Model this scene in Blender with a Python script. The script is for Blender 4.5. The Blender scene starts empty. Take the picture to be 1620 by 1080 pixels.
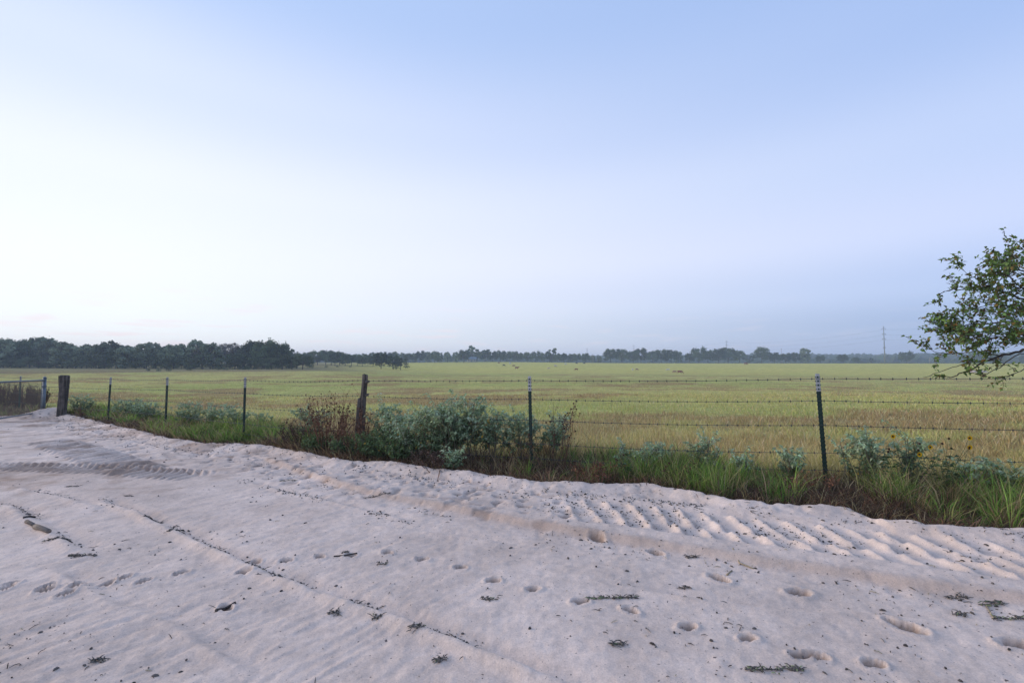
import bpy, math, random
import numpy as np

random.seed(7)
RNG = np.random.default_rng(7)
SC = bpy.context.scene
COL = SC.collection
R = math.radians

# ------------------------------------------------------------------ camera
CAM_Z, PITCH, FPX = 1.6, R(2.7), 720.0
cam = bpy.data.objects.new('camera', bpy.data.cameras.new('camera'))
COL.objects.link(cam)
SC.camera = cam
cam.location = (0, 0, CAM_Z)
cam.rotation_euler = (R(90) + PITCH, 0, 0)
cam.data.sensor_width = 36
cam.data.lens = 16
cam.data.clip_start = 0.05
cam.data.clip_end = 12000

# ------------------------------------------------------------------ sky
SUN_AZ = R(-75)          # the set sun is out of frame on the left
SUN_EL = R(13)
def lin(r, g, b):
    f = lambda c: (c / 255 / 12.92) if c <= 10.3 else ((c / 255 + 0.055) / 1.055) ** 2.4
    return (f(r), f(g), f(b), 1)

world = bpy.data.worlds.new('World')
SC.world = world
world.use_nodes = True
wn, wl = world.node_tree.nodes, world.node_tree.links
def wmath(op, a, b=None, clamp=False):
    n = wn.new('ShaderNodeMath'); n.operation = op; n.use_clamp = clamp
    for i, v in enumerate((a, b)):
        if v is None: continue
        if isinstance(v, (int, float)): n.inputs[i].default_value = v
        else: wl.new(v, n.inputs[i])
    return n.outputs[0]
tc = wn.new('ShaderNodeTexCoord')
sep = wn.new('ShaderNodeSeparateXYZ'); wl.new(tc.outputs['Generated'], sep.inputs[0])
X, Y, Z = sep.outputs
hl = wmath('SQRT', wmath('ADD', wmath('ADD', wmath('MULTIPLY', X, X), wmath('MULTIPLY', Y, Y)), 1e-5))
dotp = wmath('DIVIDE', wmath('ADD', wmath('MULTIPLY', X, math.sin(SUN_AZ)), wmath('MULTIPLY', Y, math.cos(SUN_AZ))), hl)
side = wn.new('ShaderNodeMapRange'); side.interpolation_type = 'LINEAR'
wl.new(dotp, side.inputs[0])
side.inputs[1].default_value = -0.60; side.inputs[2].default_value = 0.82
def ramp(stops):
    r = wn.new('ShaderNodeValToRGB'); r.color_ramp.interpolation = 'EASE'
    e = r.color_ramp.elements
    while len(e) < len(stops): e.new(0.5)
    for el, (p, c) in zip(e, stops): el.position = p; el.color = lin(*c)
    wl.new(Z, r.inputs[0]); return r.outputs[0]
sunside = ramp([(0, (252, 248, 252)), (.06, (252, 252, 255)), (.15, (251, 250, 255)), (.30, (243, 245, 255)), (.45, (220, 229, 252)), (.62, (182, 204, 243)), (1, (134, 168, 222))])
antiside = ramp([(0, (140, 158, 205)), (.06, (147, 167, 213)), (.13, (178, 194, 233)), (.22, (202, 212, 244)), (.34, (190, 206, 241)), (.5, (164, 188, 233)), (1, (116, 152, 213))])
mixs = wn.new('ShaderNodeMix'); mixs.data_type = 'RGBA'
wl.new(side.outputs[0], mixs.inputs[0]); wl.new(antiside, mixs.inputs[6]); wl.new(sunside, mixs.inputs[7])
# thin pink wisps of cloud low over the horizon
mp = wn.new('ShaderNodeMapping'); mp.inputs['Scale'].default_value = (5, 5, 38)
wl.new(tc.outputs['Generated'], mp.inputs[0])
nz = wn.new('ShaderNodeTexNoise'); nz.inputs['Scale'].default_value = 2.2; nz.inputs['Detail'].default_value = 5
wl.new(mp.outputs[0], nz.inputs[0])
wis = wn.new('ShaderNodeMapRange'); wl.new(nz.outputs[0], wis.inputs[0])
wis.inputs[1].default_value = .56; wis.inputs[2].default_value = .72
band = wmath('MULTIPLY', wmath('MULTIPLY', wmath('MULTIPLY', Z, 22, True), wmath('SUBTRACT', 1, wmath('MULTIPLY', Z, 6.5), True), True), wis.outputs[0])
mixc = wn.new('ShaderNodeMix'); mixc.data_type = 'RGBA'
wl.new(wmath('MULTIPLY', wmath('MULTIPLY', band, side.outputs[0]), .9), mixc.inputs[0]); wl.new(mixs.outputs[2], mixc.inputs[6]); mixc.inputs[7].default_value = lin(253, 228, 234)
bg = wn['Background']; bg.inputs[1].default_value = 0.87
wl.new(mixc.outputs[2], bg.inputs[0])
# physical sky of the same sun, added faintly over the twilight gradient
sky = wn.new('ShaderNodeTexSky'); sky.sky_type = 'NISHITA'; sky.sun_disc = False
sky.sun_elevation = R(3); sky.sun_rotation = SUN_AZ; sky.ozone_density = 4; sky.dust_density = .3
bg2 = wn.new('ShaderNodeBackground'); bg2.inputs[1].default_value = 0.05
wl.new(sky.outputs[0], bg2.inputs[0])
adds = wn.new('ShaderNodeAddShader'); wl.new(bg.outputs[0], adds.inputs[0]); wl.new(bg2.outputs[0], adds.inputs[1])
wl.new(adds.outputs[0], wn['World Output'].inputs[0])

sun = bpy.data.objects.new('sun', bpy.data.lights.new('sun', 'SUN'))
COL.objects.link(sun)
sun.data.energy = 2.1
sun.data.angle = R(34)
sun.data.color = (1, .89, .82)
sun.location = (-30, 8, 10)
sd = (math.sin(SUN_AZ) * math.cos(SUN_EL), math.cos(SUN_AZ) * math.cos(SUN_EL), math.sin(SUN_EL))
from mathutils import Vector
sun.rotation_euler = Vector(sd).to_track_quat('Z', 'Y').to_euler()

vs = SC.view_settings
vs.view_transform = 'Standard'; vs.look = 'None'; vs.exposure = 0.25; vs.gamma = 1; vs.use_curve_mapping = False
SC.cycles.use_denoising = True
SC.cycles.max_bounces = 5; SC.cycles.diffuse_bounces = 3; SC.cycles.volume_bounces = 1

# ------------------------------------------------------------------ helpers
def sstep(a, b, x):
    t = np.clip((x - a) / (b - a), 0, 1); return t * t * (3 - 2 * t)

def vnoise(x, y, seed=0):
    xi = np.floor(x).astype(np.int64); yi = np.floor(y).astype(np.int64)
    fx = x - xi; fy = y - yi
    fx = fx * fx * (3 - 2 * fx); fy = fy * fy * (3 - 2 * fy)
    def h(i, j):
        n = (i * 374761393 + j * 668265263 + seed * 974634791) & 0xffffffff
        n = ((n ^ (n >> 13)) * 1274126177) & 0xffffffff
        return ((n ^ (n >> 16)) & 0xffff) / 65535.0
    a = h(xi, yi); b = h(xi + 1, yi); c = h(xi, yi + 1); d = h(xi + 1, yi + 1)
    return (a + (b - a) * fx) * (1 - fy) + (c + (d - c) * fx) * fy

def fbm(x, y, oct=3, seed=0):
    s = 0; amp = 1; tot = 0
    for o in range(oct):
        s = s + amp * vnoise(x * 2 ** o + 17 * o, y * 2 ** o - 9 * o, seed + o); tot += amp; amp *= .5
    return s / tot

def tag(o, label=None, cat=None, group=None, kind=None):
    if label: o['label'] = label
    if cat: o['category'] = cat
    if group: o['group'] = group
    if kind: o['kind'] = kind
    return o

def mesh_data(name, V, F, mats, smooth=False, col=None, midx=None):
    V = np.asarray(V, np.float32).reshape(-1, 3); F = np.asarray(F, np.int32)
    k = F.shape[1]; m = len(F)
    me = bpy.data.meshes.new(name)
    me.vertices.add(len(V)); me.vertices.foreach_set('co', V.ravel())
    me.loops.add(m * k); me.loops.foreach_set('vertex_index', F.ravel())
    me.polygons.add(m)
    me.polygons.foreach_set('loop_start', np.arange(0, m * k, k, dtype=np.int32))
    me.polygons.foreach_set('use_smooth', np.full(m, smooth, bool))
    if midx is not None: me.polygons.foreach_set('material_index', np.asarray(midx, np.int32))
    me.update(calc_edges=True)
    if col is not None:
        ca = me.attributes.new('Col', 'FLOAT_COLOR', 'POINT')
        c4 = np.ones((len(V), 4), np.float32); c4[:, :3] = col
        ca.data.foreach_set('color', c4.ravel())
    for mt in (mats if isinstance(mats, (list, tuple)) else [mats]): me.materials.append(mt)
    return me

def link(name, me, parent=None, loc=None):
    o = bpy.data.objects.new(name, me); COL.objects.link(o)
    if parent is not None: o.parent = parent
    if loc is not None: o.location = loc
    return o

def mk(name, V, F, mat, parent=None, smooth=False, col=None, loc=None, midx=None):
    return link(name, mesh_data(name, V, F, mat, smooth, col, midx), parent, loc)

def empty(name, loc, rz=0):
    o = bpy.data.objects.new(name, None); COL.objects.link(o)
    o.location = loc; o.rotation_euler = (0, 0, rz); o.empty_display_size = .1
    return o

def copy_tree(o, parent=None):
    c = o.copy(); COL.objects.link(c); c.parent = parent
    for ch in list(o.children): copy_tree(ch, c)
    return c

class MB:
    """collects triangles"""
    def __init__(s): s.V = []; s.F = []; s.C = []; s.n = 0
    def add(s, V, F, c=None):
        V = np.asarray(V, float).reshape(-1, 3); F = np.asarray(F, int)
        if F.shape[1] == 4: F = np.vstack([F[:, [0, 1, 2]], F[:, [0, 2, 3]]])
        s.V.append(V); s.F.append(F + s.n); s.n += len(V)
        s.C.append(np.tile(c if c is not None else (1, 1, 1), (len(V), 1)) if c is None or np.ndim(c) == 1 else c)
    def tube(s, pts, rad, n=6, c=None, cap=True):
        pts = np.asarray(pts, float); k = len(pts)
        rad = np.full(k, rad) if np.ndim(rad) == 0 else np.asarray(rad, float)
        T = np.gradient(pts, axis=0); T /= np.linalg.norm(T, axis=1)[:, None] + 1e-9
        up = np.where(np.abs(T[:, 2:3]) > .95, np.array([[1., 0, 0]]), np.array([[0, 0, 1.]]))
        if abs(T[:, 2]).max() > .95: up = np.tile([[1., .05, 0]], (k, 1)) if abs(T[:, 0]).max() < .9 else np.tile([[.1, 1., .1]], (k, 1))
        A = np.cross(T, up); A /= np.linalg.norm(A, axis=1)[:, None] + 1e-9
        B = np.cross(T, A)
        th = np.linspace(0, 2 * math.pi, n, endpoint=False)
        V = pts[:, None] + rad[:, None, None] * (np.cos(th)[None, :, None] * A[:, None] + np.sin(th)[None, :, None] * B[:, None])
        i = np.arange(k - 1)[:, None] * n; j = np.arange(n)[None]; j2 = (j + 1) % n
        q = np.stack([i + j, i + n + j, i + n + j2, i + j2], -1).reshape(-1, 4)
        V = V.reshape(-1, 3)
        F = np.vstack([q[:, [0, 1, 2]], q[:, [0, 2, 3]]])
        if cap:
            V = np.vstack([V, pts[0], pts[-1]]); b = k * n
            jj = np.arange(n); j3 = (jj + 1) % n
            F = np.vstack([F, np.stack([np.full(n, b), jj, j3], 1), np.stack([np.full(n, b + 1), (k - 1) * n + j3, (k - 1) * n + jj], 1)])
        s.add(V, F, c)
    def box(s, lo, hi, c=None):
        x0, y0, z0 = lo; x1, y1, z1 = hi
        V = [(x0, y0, z0), (x1, y0, z0), (x1, y1, z0), (x0, y1, z0), (x0, y0, z1), (x1, y0, z1), (x1, y1, z1), (x0, y1, z1)]
        s.add(V, [(0, 3, 2, 1), (4, 5, 6, 7), (0, 1, 5, 4), (1, 2, 6, 5), (2, 3, 7, 6), (3, 0, 4, 7)], c)
    def data(s, name, mat, smooth=False):
        return mesh_data(name, np.vstack(s.V), np.vstack(s.F), mat, smooth, np.vstack(s.C))
    def build(s, name, mat, parent=None, smooth=False, loc=None):
        return link(name, s.data(name, mat, smooth), parent, loc)

# ------------------------------------------------------------------ materials
def material(name, base=(.5, .5, .5), rough=.85, attr=False, noise=None, bump=None, spec=.2, metal=0, transl=0, spots=None):
    """noise = (scale, dark factor, light factor), bump = (scale, strength, distance)"""
    m = bpy.data.materials.new(name); m.use_nodes = True
    n, l = m.node_tree.nodes, m.node_tree.links
    p = n['Principled BSDF']
    p.inputs['Roughness'].default_value = rough
    p.inputs['Specular IOR Level'].default_value = spec
    p.inputs['Metallic'].default_value = metal
    geo = n.new('ShaderNodeTexCoord')
    if attr:
        a = n.new('ShaderNodeAttribute'); a.attribute_name = 'Col'; c = a.outputs['Color']
        mm = n.new('ShaderNodeMix'); mm.data_type = 'RGBA'; mm.blend_type = 'MULTIPLY'; mm.inputs[0].default_value = 1
        l.new(c, mm.inputs[6]); mm.inputs[7].default_value = (*base, 1); c = mm.outputs[2]
    else:
        g = n.new('ShaderNodeRGB'); g.outputs[0].default_value = (*base, 1); c = g.outputs[0]
    for (sc, lo, hi) in (noise or []):
        t = n.new('ShaderNodeTexNoise'); t.inputs['Scale'].default_value = sc; t.inputs['Detail'].default_value = 5
        l.new(geo.outputs['Object'], t.inputs[0])
        mr = n.new('ShaderNodeMapRange'); l.new(t.outputs[0], mr.inputs[0])
        mr.inputs[1].default_value = .3; mr.inputs[2].default_value = .7; mr.inputs[3].default_value = lo; mr.inputs[4].default_value = hi
        v = n.new('ShaderNodeVectorMath'); v.operation = 'SCALE'; l.new(c, v.inputs[0]); l.new(mr.outputs[0], v.inputs['Scale']); c = v.outputs[0]
    if spots:      # grains and bits of another colour: (scale, threshold, colour)
        for (sc, th, sc_col) in spots:
            t = n.new('ShaderNodeTexNoise'); t.inputs['Scale'].default_value = sc; t.inputs['Detail'].default_value = 2
            l.new(geo.outputs['Object'], t.inputs[0])
            mr = n.new('ShaderNodeMapRange'); l.new(t.outputs[0], mr.inputs[0]); mr.inputs[1].default_value = th; mr.inputs[2].default_value = th + .05
            mx = n.new('ShaderNodeMix'); mx.data_type = 'RGBA'; l.new(mr.outputs[0], mx.inputs[0]); l.new(c, mx.inputs[6]); mx.inputs[7].default_value = (*sc_col, 1); c = mx.outputs[2]
    l.new(c, p.inputs['Base Color'])
    prev = None
    for (sc, st, di) in (bump or []):
        t = n.new('ShaderNodeTexNoise'); t.inputs['Scale'].default_value = sc; t.inputs['Detail'].default_value = 6; t.inputs['Roughness'].default_value = .65
        l.new(geo.outputs['Object'], t.inputs[0])
        b = n.new('ShaderNodeBump'); b.inputs['Strength'].default_value = st; b.inputs['Distance'].default_value = di
        l.new(t.outputs[0], b.inputs['Height'])
        if prev: l.new(prev, b.inputs['Normal'])
        prev = b.outputs[0]
    if prev: l.new(prev, p.inputs['Normal'])
    if transl:
        tr = n.new('ShaderNodeBsdfTranslucent'); l.new(c, tr.inputs[0])
        mx = n.new('ShaderNodeMixShader'); mx.inputs[0].default_value = transl
        l.new(p.outputs[0], mx.inputs[1]); l.new(tr.outputs[0], mx.inputs[2]); l.new(mx.outputs[0], n['Material Output'].inputs[0])
    return m

M_sand = material('pale sand', (.81, .628, .505), .95, attr=True, noise=[(.55, .84, 1.07), (2.2, .92, 1.05), (6, .91, 1.06), (22, .9, 1.07), (110, .86, 1.1)],
                  bump=[(9, .25, .02), (42, .32, .011), (230, .3, .004)], spec=.12, spots=[(38, .70, (.13, .10, .09)), (120, .70, (.22, .18, .16))])
M_past = material('pasture ground', (1, 1, 1), 1, attr=True, noise=[(.35, .85, 1.15), (2.5, .78, 1.2), (14, .75, 1.2)], bump=[(9, .8, .06)], spec=0)
M_grass = material('grass blades', (1, 1, 1), .7, attr=True, spec=.15, transl=.3)
M_leaf = material('leaves', (1, 1, 1), .6, attr=True, spec=.25, transl=.25)
M_far = material('far foliage', (1, 1, 1), .9, attr=True, spec=.05, transl=.15)
def vary_by_object(m, lo, hi):
    n, l = m.node_tree.nodes, m.node_tree.links; p = n['Principled BSDF']; src = p.inputs['Base Color'].links[0].from_socket
    oi = n.new('ShaderNodeObjectInfo'); mr = n.new('ShaderNodeMapRange'); l.new(oi.outputs['Random'], mr.inputs[0]); mr.inputs[3].default_value = lo; mr.inputs[4].default_value = hi
    v = n.new('ShaderNodeVectorMath'); v.operation = 'SCALE'; l.new(src, v.inputs[0]); l.new(mr.outputs[0], v.inputs['Scale']); l.new(v.outputs[0], p.inputs['Base Color'])
vary_by_object(M_far, .6, 1.8)
M_stem = material('plant stems', (1, 1, 1), .9, attr=True, spec=.1)
M_bark = material('bark', (.085, .072, .06), .95, noise=[(9, .6, 1.3)], bump=[(25, .8, .02)])
M_wood = material('weathered post wood', (.17, .145, .125), .95, attr=True, noise=[(6, .55, 1.35), (40, .7, 1.25)], bump=[(45, .9, .015)])
M_green = material('green post paint', (.012, .035, .026), .55, noise=[(20, .7, 1.25)], spec=.35)
M_white = material('white post paint', (.46, .46, .46), .6, noise=[(30, .75, 1.05)])
M_wire = material('galvanised wire', (.075, .078, .082), .5, metal=.5)
M_pipe = material('galvanised pipe', (.16, .19, .22), .5, metal=.4, noise=[(12, .75, 1.15)])
M_litter = material('dry litter', (1, 1, 1), .95, attr=True, spec=.05)
M_hide = material('cattle hide', (1, 1, 1), .8, attr=True, noise=[(3, .85, 1.1)])
M_steel = material('steel pole', (.22, .23, .24), .7, noise=[(.4, .85, 1.1)])
M_glass = material('window glass', (.03, .04, .05), .15, spec=.6)
M_wall = material('board wall', (.34, .31, .28), .9, noise=[(2, .85, 1.1)])
M_roof = material('metal roof', (.15, .19, .23), .6, noise=[(1, .85, 1.1)])

# ------------------------------------------------------------------ lie of the land
def base_h(x, y):
    x = np.asarray(x, float); y = np.asarray(y, float)
    t = -(x - 4) * .88 + (y - 6) * .47
    near = .06 - .0167 * np.clip(t, -8, 26)
    d = np.hypot(x, y)
    az = np.arctan2(x, np.maximum(y, 1e-3)) / R(1)             # degrees right of straight ahead
    zl = np.interp(d, [0, 20, 60, 160, 250, 330, 500, 700, 950, 1300, 5000], [-.2, -.25, -.35, -.5, .2, 1.2, 2, 4, 12, 14, 14])
    zr = np.interp(d, [0, 20, 30, 50, 100, 190, 250, 330, 400, 480, 600, 720, 1000, 1300, 5000], [-.1, -.2, -.3, -.6, -1.3, -2.6, -2.1, 0, 1.25, 1.25, 0, 1, 12, 14, 14])
    crest = 1.3 * np.exp(-((az + 4) / 14.) ** 2) * sstep(250, 400, d)
    wl_ = sstep(-6, -24, az)
    far = zl * wl_ + (zr + crest) * (1 - wl_)
    far = far + (fbm(x / 200, y / 200, 3, 5) - .5) * 9 * sstep(650, 1000, d)
    w = sstep(12, 45, d) * sstep(-5, 10, y)
    return near * (1 - w) + far * w

def ray(px, py):
    """direction through a point of the photograph (survey helper: turns it into a place on the ground)"""
    cx, cy = (px - 810) / FPX, (540 - py) / FPX
    c, s = math.cos(PITCH), math.sin(PITCH)
    return np.array([cx, c - s * cy, s + c * cy])
def G(px, py, extra=0.0):
    v = ray(px, py); t = np.geomspace(.8, 4000, 6000)
    P = np.array([0, 0, CAM_Z]) + t[:, None] * v
    below = P[:, 2] < base_h(P[:, 0], P[:, 1]) + extra
    i = int(np.argmax(below)) if below.any() else 4000
    return float(P[i, 0]), float(P[i, 1])
def at(px, py, d):
    """point seen at (px, py) that lies d metres ahead"""
    v = ray(px, py); return np.array([0, 0, CAM_Z]) + v / v[1] * d

# sand edge (left to right)
EDGE = [(0, 661), (45, 659), (95, 656), (120, 661), (150, 668), (200, 680), (270, 697), (330, 705), (400, 707), (440, 712), (480, 722), (540, 735),
        (600, 738), (650, 742), (700, 748), (760, 756), (820, 765), (870, 770), (940, 770), (1020, 772), (1090, 785), (1150, 797), (1220, 803),
        (1290, 806), (1340, 812), (1370, 824), (1450, 838), (1540, 843), (1620, 848)]
ep = np.array([G(*p) for p in EDGE])
ep = ep[np.argsort(ep[:, 0])]
ex = np.concatenate([[-90, -40], ep[:, 0], [9, 25, 90]]); ey = np.concatenate([[46, 26], ep[:, 1], [2.4, -1.5, -18]])
def edge_y(x): return np.interp(x, ex, ey)
def is_sand(x, y):
    w = (.14 * (fbm(x * 2.2, y * 2.2, 3, 40) - .5) + .16 * (fbm(x * 9, y * 9, 2, 41) - .5)) * np.clip(np.abs(y) / 5, .5, 2.5)
    return y < edge_y(x) + w

def path_coords(P, x, y):
    """arc length and signed lateral distance (positive = left of travel) to a polyline"""
    P = np.asarray(P, float); best = np.full(x.shape, 1e9); S = np.zeros(x.shape); L = np.zeros(x.shape); acc = 0
    for a, b in zip(P[:-1], P[1:]):
        dv = b - a; ln = math.hypot(*dv); u = dv / ln
        rx = x - a[0]; ry = y - a[1]
        t = np.clip(rx * u[0] + ry * u[1], 0, ln)
        dx = rx - t * u[0]; dy = ry - t * u[1]; d = np.hypot(dx, dy)
        sgn = np.sign(u[0] * ry - u[1] * rx)
        m = d < best
        best[m] = d[m]; S[m] = (acc + t)[m]; L[m] = (sgn * d)[m]; acc += ln
    return S, L, acc

def smooth_path(pts, n=6):
    P = np.array([G(*p) for p in pts]); t = np.arange(len(P)); tt = np.linspace(0, len(P) - 1, n * (len(P) - 1) + 1)
    Q = np.stack([np.interp(tt, t, P[:, i]) for i in (0, 1)], 1)
    for _ in range(2 * n): Q[1:-1] = (Q[:-2] + 2 * Q[1:-1] + Q[2:]) / 4
    return Q

LEDGE = smooth_path([(425, 728), (520, 762), (600, 785), (700, 803), (820, 826), (945, 850), (1040, 865), (1160, 885), (1300, 905), (1450, 928), (1560, 945), (1700, 968)])
RUT = smooth_path([(150, 790), (235, 822), (300, 858), (400, 905), (500, 940), (640, 990), (740, 1025), (870, 1080), (980, 1130)])
RUT2 = smooth_path([(-60, 765), (40, 775), (110, 795), (170, 808)])
RUT3 = smooth_path([(-60, 790), (20, 803), (75, 843), (105, 868), (145, 884)])
LINES = [smooth_path(p) for p in ([(980, 930), (1160, 960), (1300, 975), (1500, 1000)], [(1200, 955), (1350, 968), (1560, 990)],
         [(560, 830), (700, 845), (850, 870)], [(60, 900), (250, 985), (420, 1070)], [(380, 760), (520, 795), (660, 828)], [(560, 745), (760, 772), (900, 800)],
         [(150, 690), (300, 715), (420, 735)], [(100, 672), (210, 700), (330, 722)])]
TRACK_R = smooth_path([(820, 796), (930, 809), (1013, 815), (1100, 829), (1254, 847), (1443, 872), (1569, 887), (1720, 905)])
TRACK_L1 = smooth_path([(-60, 736), (60, 737), (200, 744), (330, 754)])
TRACK_L2 = smooth_path([(70, 697), (130, 714), (190, 735), (235, 748)])

FEET = [(945, 852, 32), (1037, 873, 28), (1137, 914, 34), (1265, 937, 38), (1430, 991, 50), (1612, 1020, 50), (405, 884, 15), (452, 886, 13), (505, 880, 13), (555, 878, 16),
        (613, 875, 17), (667, 884, 17), (728, 898, 17), (780, 919, 18), (843, 933, 15), (917, 953, 19), (997, 967, 18), (1087, 992, 21), (1183, 1010, 22), (1290, 1037, 28),
        (1268, 1036, 16), (1380, 1050, 28), (8, 932, 18), (18, 924, 14), (75, 928, 17), (72, 934, 16), (104, 940, 20), (122, 928, 15), (172, 922, 15), (197, 915, 14), (227, 921, 18),
        (287, 907, 17), (357, 961, 28), (640, 768, 15), (688, 773, 18), (725, 785, 18), (785, 788, 15), (828, 805, 24), (895, 822, 24), (455, 746, 12), (498, 750, 13), (518, 753, 12),
        (440, 738, 12), (560, 742, 10), (622, 755, 12), (585, 750, 14), (676, 753, 11), (740, 765, 10), (770, 770, 10), (800, 778, 12), (848, 783, 12), (700, 768, 9), (660, 760, 9),
        (390, 742, 14), (418, 748, 12), (385, 905, 14), (372, 730, 10), (350, 738, 10)]

FEET_AT = [(*f, *G(f[0], f[1])) for f in FEET]
def sand_detail(x, y):
    """height of the sand's tracks, prints and ripples, and a colour factor that darkens prints, pits, ledge and lug sides and damp turned-up sand"""
    dist = np.hypot(x, y)
    z = (fbm(x / 1.6, y / 1.6, 3, 1) - .5) * .028 + (fbm(x / .32, y / .32, 3, 2) - .5) * .012
    fine = np.clip(1.6 - dist / 9, .25, 1)
    z += (fbm(x / .06, y / .06, 3, 3) - .5) * .011 * fine
    u = x * .62 + y * .78; v = -x * .78 + y * .62
    patch = sstep(.42, .62, fbm(x / 2.5, y / 2.5, 2, 9))
    wr = sstep(-1.2, .6, x)       # drag marks run with the wheel tracks on the right
    u2 = x * .91 - y * .41; v2 = x * .41 + y * .91
    st1 = (fbm(u / .8, v / .05, 3, 4) - .5) * .012 * (.25 + .75 * patch) + (fbm(u / .25, v / .03, 2, 44) - .5) * .005 * fine
    st2 = (fbm(u2 / 1.2, v2 / .06, 3, 45) - .5) * .011 * (.25 + .75 * patch) + (fbm(u2 / .3, v2 / .03, 2, 46) - .5) * .004 * fine
    z += st1 * (1 - wr) + st2 * wr
    dark = np.zeros_like(z)
    # long ledge pushed up by a wheel
    S, L, _ = path_coords(LEDGE, x, y)
    wob = (fbm(S / .5, S * 0, 2, 11) - .5) * .05
    amp = .050 * (.55 + .6 * fbm(S / 1.5, S * 0, 2, 12))
    z += amp * sstep(-.045, .02, L + wob) * np.exp(-np.clip(L, 0, 9) / .8) - .012 * np.exp(-((L + .16) / .12) ** 2)
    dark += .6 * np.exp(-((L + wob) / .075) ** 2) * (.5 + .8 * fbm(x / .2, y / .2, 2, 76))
    for P, A, wd in ((RUT, .04, .05), (RUT2, .03, .06), (RUT3, .032, .06)):
        S, L, tot = path_coords(P, x, y)
        e = np.clip(S / .5, 0, 1) * np.clip((tot - S) / .5, 0, 1)
        L = L + (fbm(S / .4, S * 0, 2, 13) - .5) * .05
        z += e * A * (np.exp(-(L / wd) ** 2) - .9 * np.exp(-((L - 2.1 * wd) / (1.3 * wd)) ** 2)) * (.5 + fbm(S / .3, S * 0, 2, 14))
    for i, P in enumerate(LINES):
        S, L, tot = path_coords(P, x, y)
        e = np.clip(S / .4, 0, 1) * np.clip((tot - S) / .4, 0, 1)
        L = L + (fbm(S / .6, S * 0, 2, 20 + i) - .5) * .08
        z += e * (.016 * np.exp(-(L / .035) ** 2) - .014 * np.exp(-((L - .08) / .06) ** 2)) * (.3 + 1.3 * fbm(S / .35, S * 0, 2, 30 + i))
    # deep lugged tyre track
    S, L, tot = path_coords(TRACK_R, x, y)
    ins = (np.abs(L) < .62)
    on = sstep(.25, 1.1, S) * ins
    z -= .022 * on * sstep(.52, .36, np.abs(L))
    z += .018 * on * np.exp(-((np.abs(L) - .5) / .09) ** 2)
    for r_, (w0, off) in enumerate(((-.30, 0.), (-.03, .5), (.24, .05))):
        ph = S / .245 + off + (L - w0) * 1.5 + (fbm(S / .6, S * 0 + r_, 2, 50 + r_) - .5) * .35
        k = np.floor(ph + .5); f = ph - k
        a = .62 + .6 * vnoise(k * 7.3, k * 0 + r_ * 3.1, 60)
        prof = np.where(f < .08, np.exp(-((f - .08) / .20) ** 2), np.exp(-((f - .08) / .075) ** 2))
        lw = np.exp(-(np.abs(L - w0) / .12) ** 3.2)
        z += on * .066 * a * np.minimum(prof * lw, .62 + .15 * fbm(x / .2, y / .2, 2, 65)) * (.65 + .7 * fbm(x / .09, y / .09, 2, 64))
        dark += on * .5 * np.exp(-((f - .30) / .1) ** 2) * lw  # foot of each lug's steep side painted darker, for shade and debris
    # shallow herringbone tracks by the gate
    for P, hw, pit, A, sl in ((TRACK_L1, .30, .15, .045, 1.0), (TRACK_L2, .36, .27, .07, .3)):
        S, L, tot = path_coords(P, x, y)
        on = sstep(0, .4, S) * sstep(0, .4, tot - S) * sstep(hw + .05, hw - .05, np.abs(L))
        f = S / pit + (.5 * L + .5 * np.abs(L)) / pit * sl + .5 * (fbm(S / .5, L / .3, 2, 73) - .5)
        z += on * (A * (.5 + .5 * np.cos(2 * math.pi * f)) - .02) * (.5 + .8 * fbm(x / .3, y / .3, 2, 70))
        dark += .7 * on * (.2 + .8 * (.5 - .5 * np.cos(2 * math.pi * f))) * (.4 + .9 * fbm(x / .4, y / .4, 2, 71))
    for (px, py, w, fx, fy) in FEET_AT:
        ln = max(w / FPX * fy * .5, .055)
        m = np.hypot(x - fx, y - fy) < ln * 3
        if not m.any(): continue
        a = .9 if px < 330 else (-.55 if w > 24 else -.2)
        a += .5 * math.sin(px * 1.7)
        lx = (x[m] - fx) * math.cos(a) + (y[m] - fy) * math.sin(a); ly = -(x[m] - fx) * math.sin(a) + (y[m] - fy) * math.cos(a)
        rr = np.sqrt((lx / ln) ** 2 + (ly / (ln * .62)) ** 2) + .55 * (fbm(x[m] / .045, y[m] / .045, 2, 81) - .5)
        z[m] += -min(.5 * ln, .05) * sstep(1.05, .55, rr) + .012 * np.exp(-((rr - 1.25) / .22) ** 2)
        dark[m] += 1.1 * sstep(1.05, .75, rr)  # floor of the print darker than the sand around it
    # pushed-up lip along the grass, and the mound by the gate
    e = edge_y(x) - y
    z += .075 * np.exp(-((e - .12) / .2) ** 2) * (.2 + .9 * fbm(x / .8, y / .8, 2, 90) + .7 * fbm(x / .11, y / .11, 2, 97)) * sstep(60, 20, dist)
    mx, my = G(78, 657)
    z += .24 * np.exp(-(((x - mx) / .65) ** 2 + ((y - my) / .5) ** 2))
    # trampled, chewed-up strip along the verge
    S, L, tot = path_coords(TRACK_R, x, y)
    tr = np.exp(-((e - .9) / .7) ** 2) * (1 - sstep(.25, 1.1, S) * sstep(.75, .55, np.abs(L)))
    z += tr * (fbm(x / .16, y / .16, 2, 91) - .5) * .035
    pits = sstep(.60, .74, fbm(x / .13, y / .10, 2, 93)) * tr
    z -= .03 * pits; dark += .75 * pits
    far_ = sstep(7.5, 11, dist)
    dark += .75 * sstep(.52, .68, fbm(x / .9, y / .45, 3, 92)) * far_ + .5 * sstep(.55, .7, fbm(x / .35, y / .22, 3, 94)) * sstep(6, 9, dist)
    z += far_ * (fbm(x / .45, y / .3, 2, 95) - .5) * .05
    dark += .22 * sstep(.45, .75, fbm(x / 1.3, y / 1.3, 3, 96))
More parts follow.
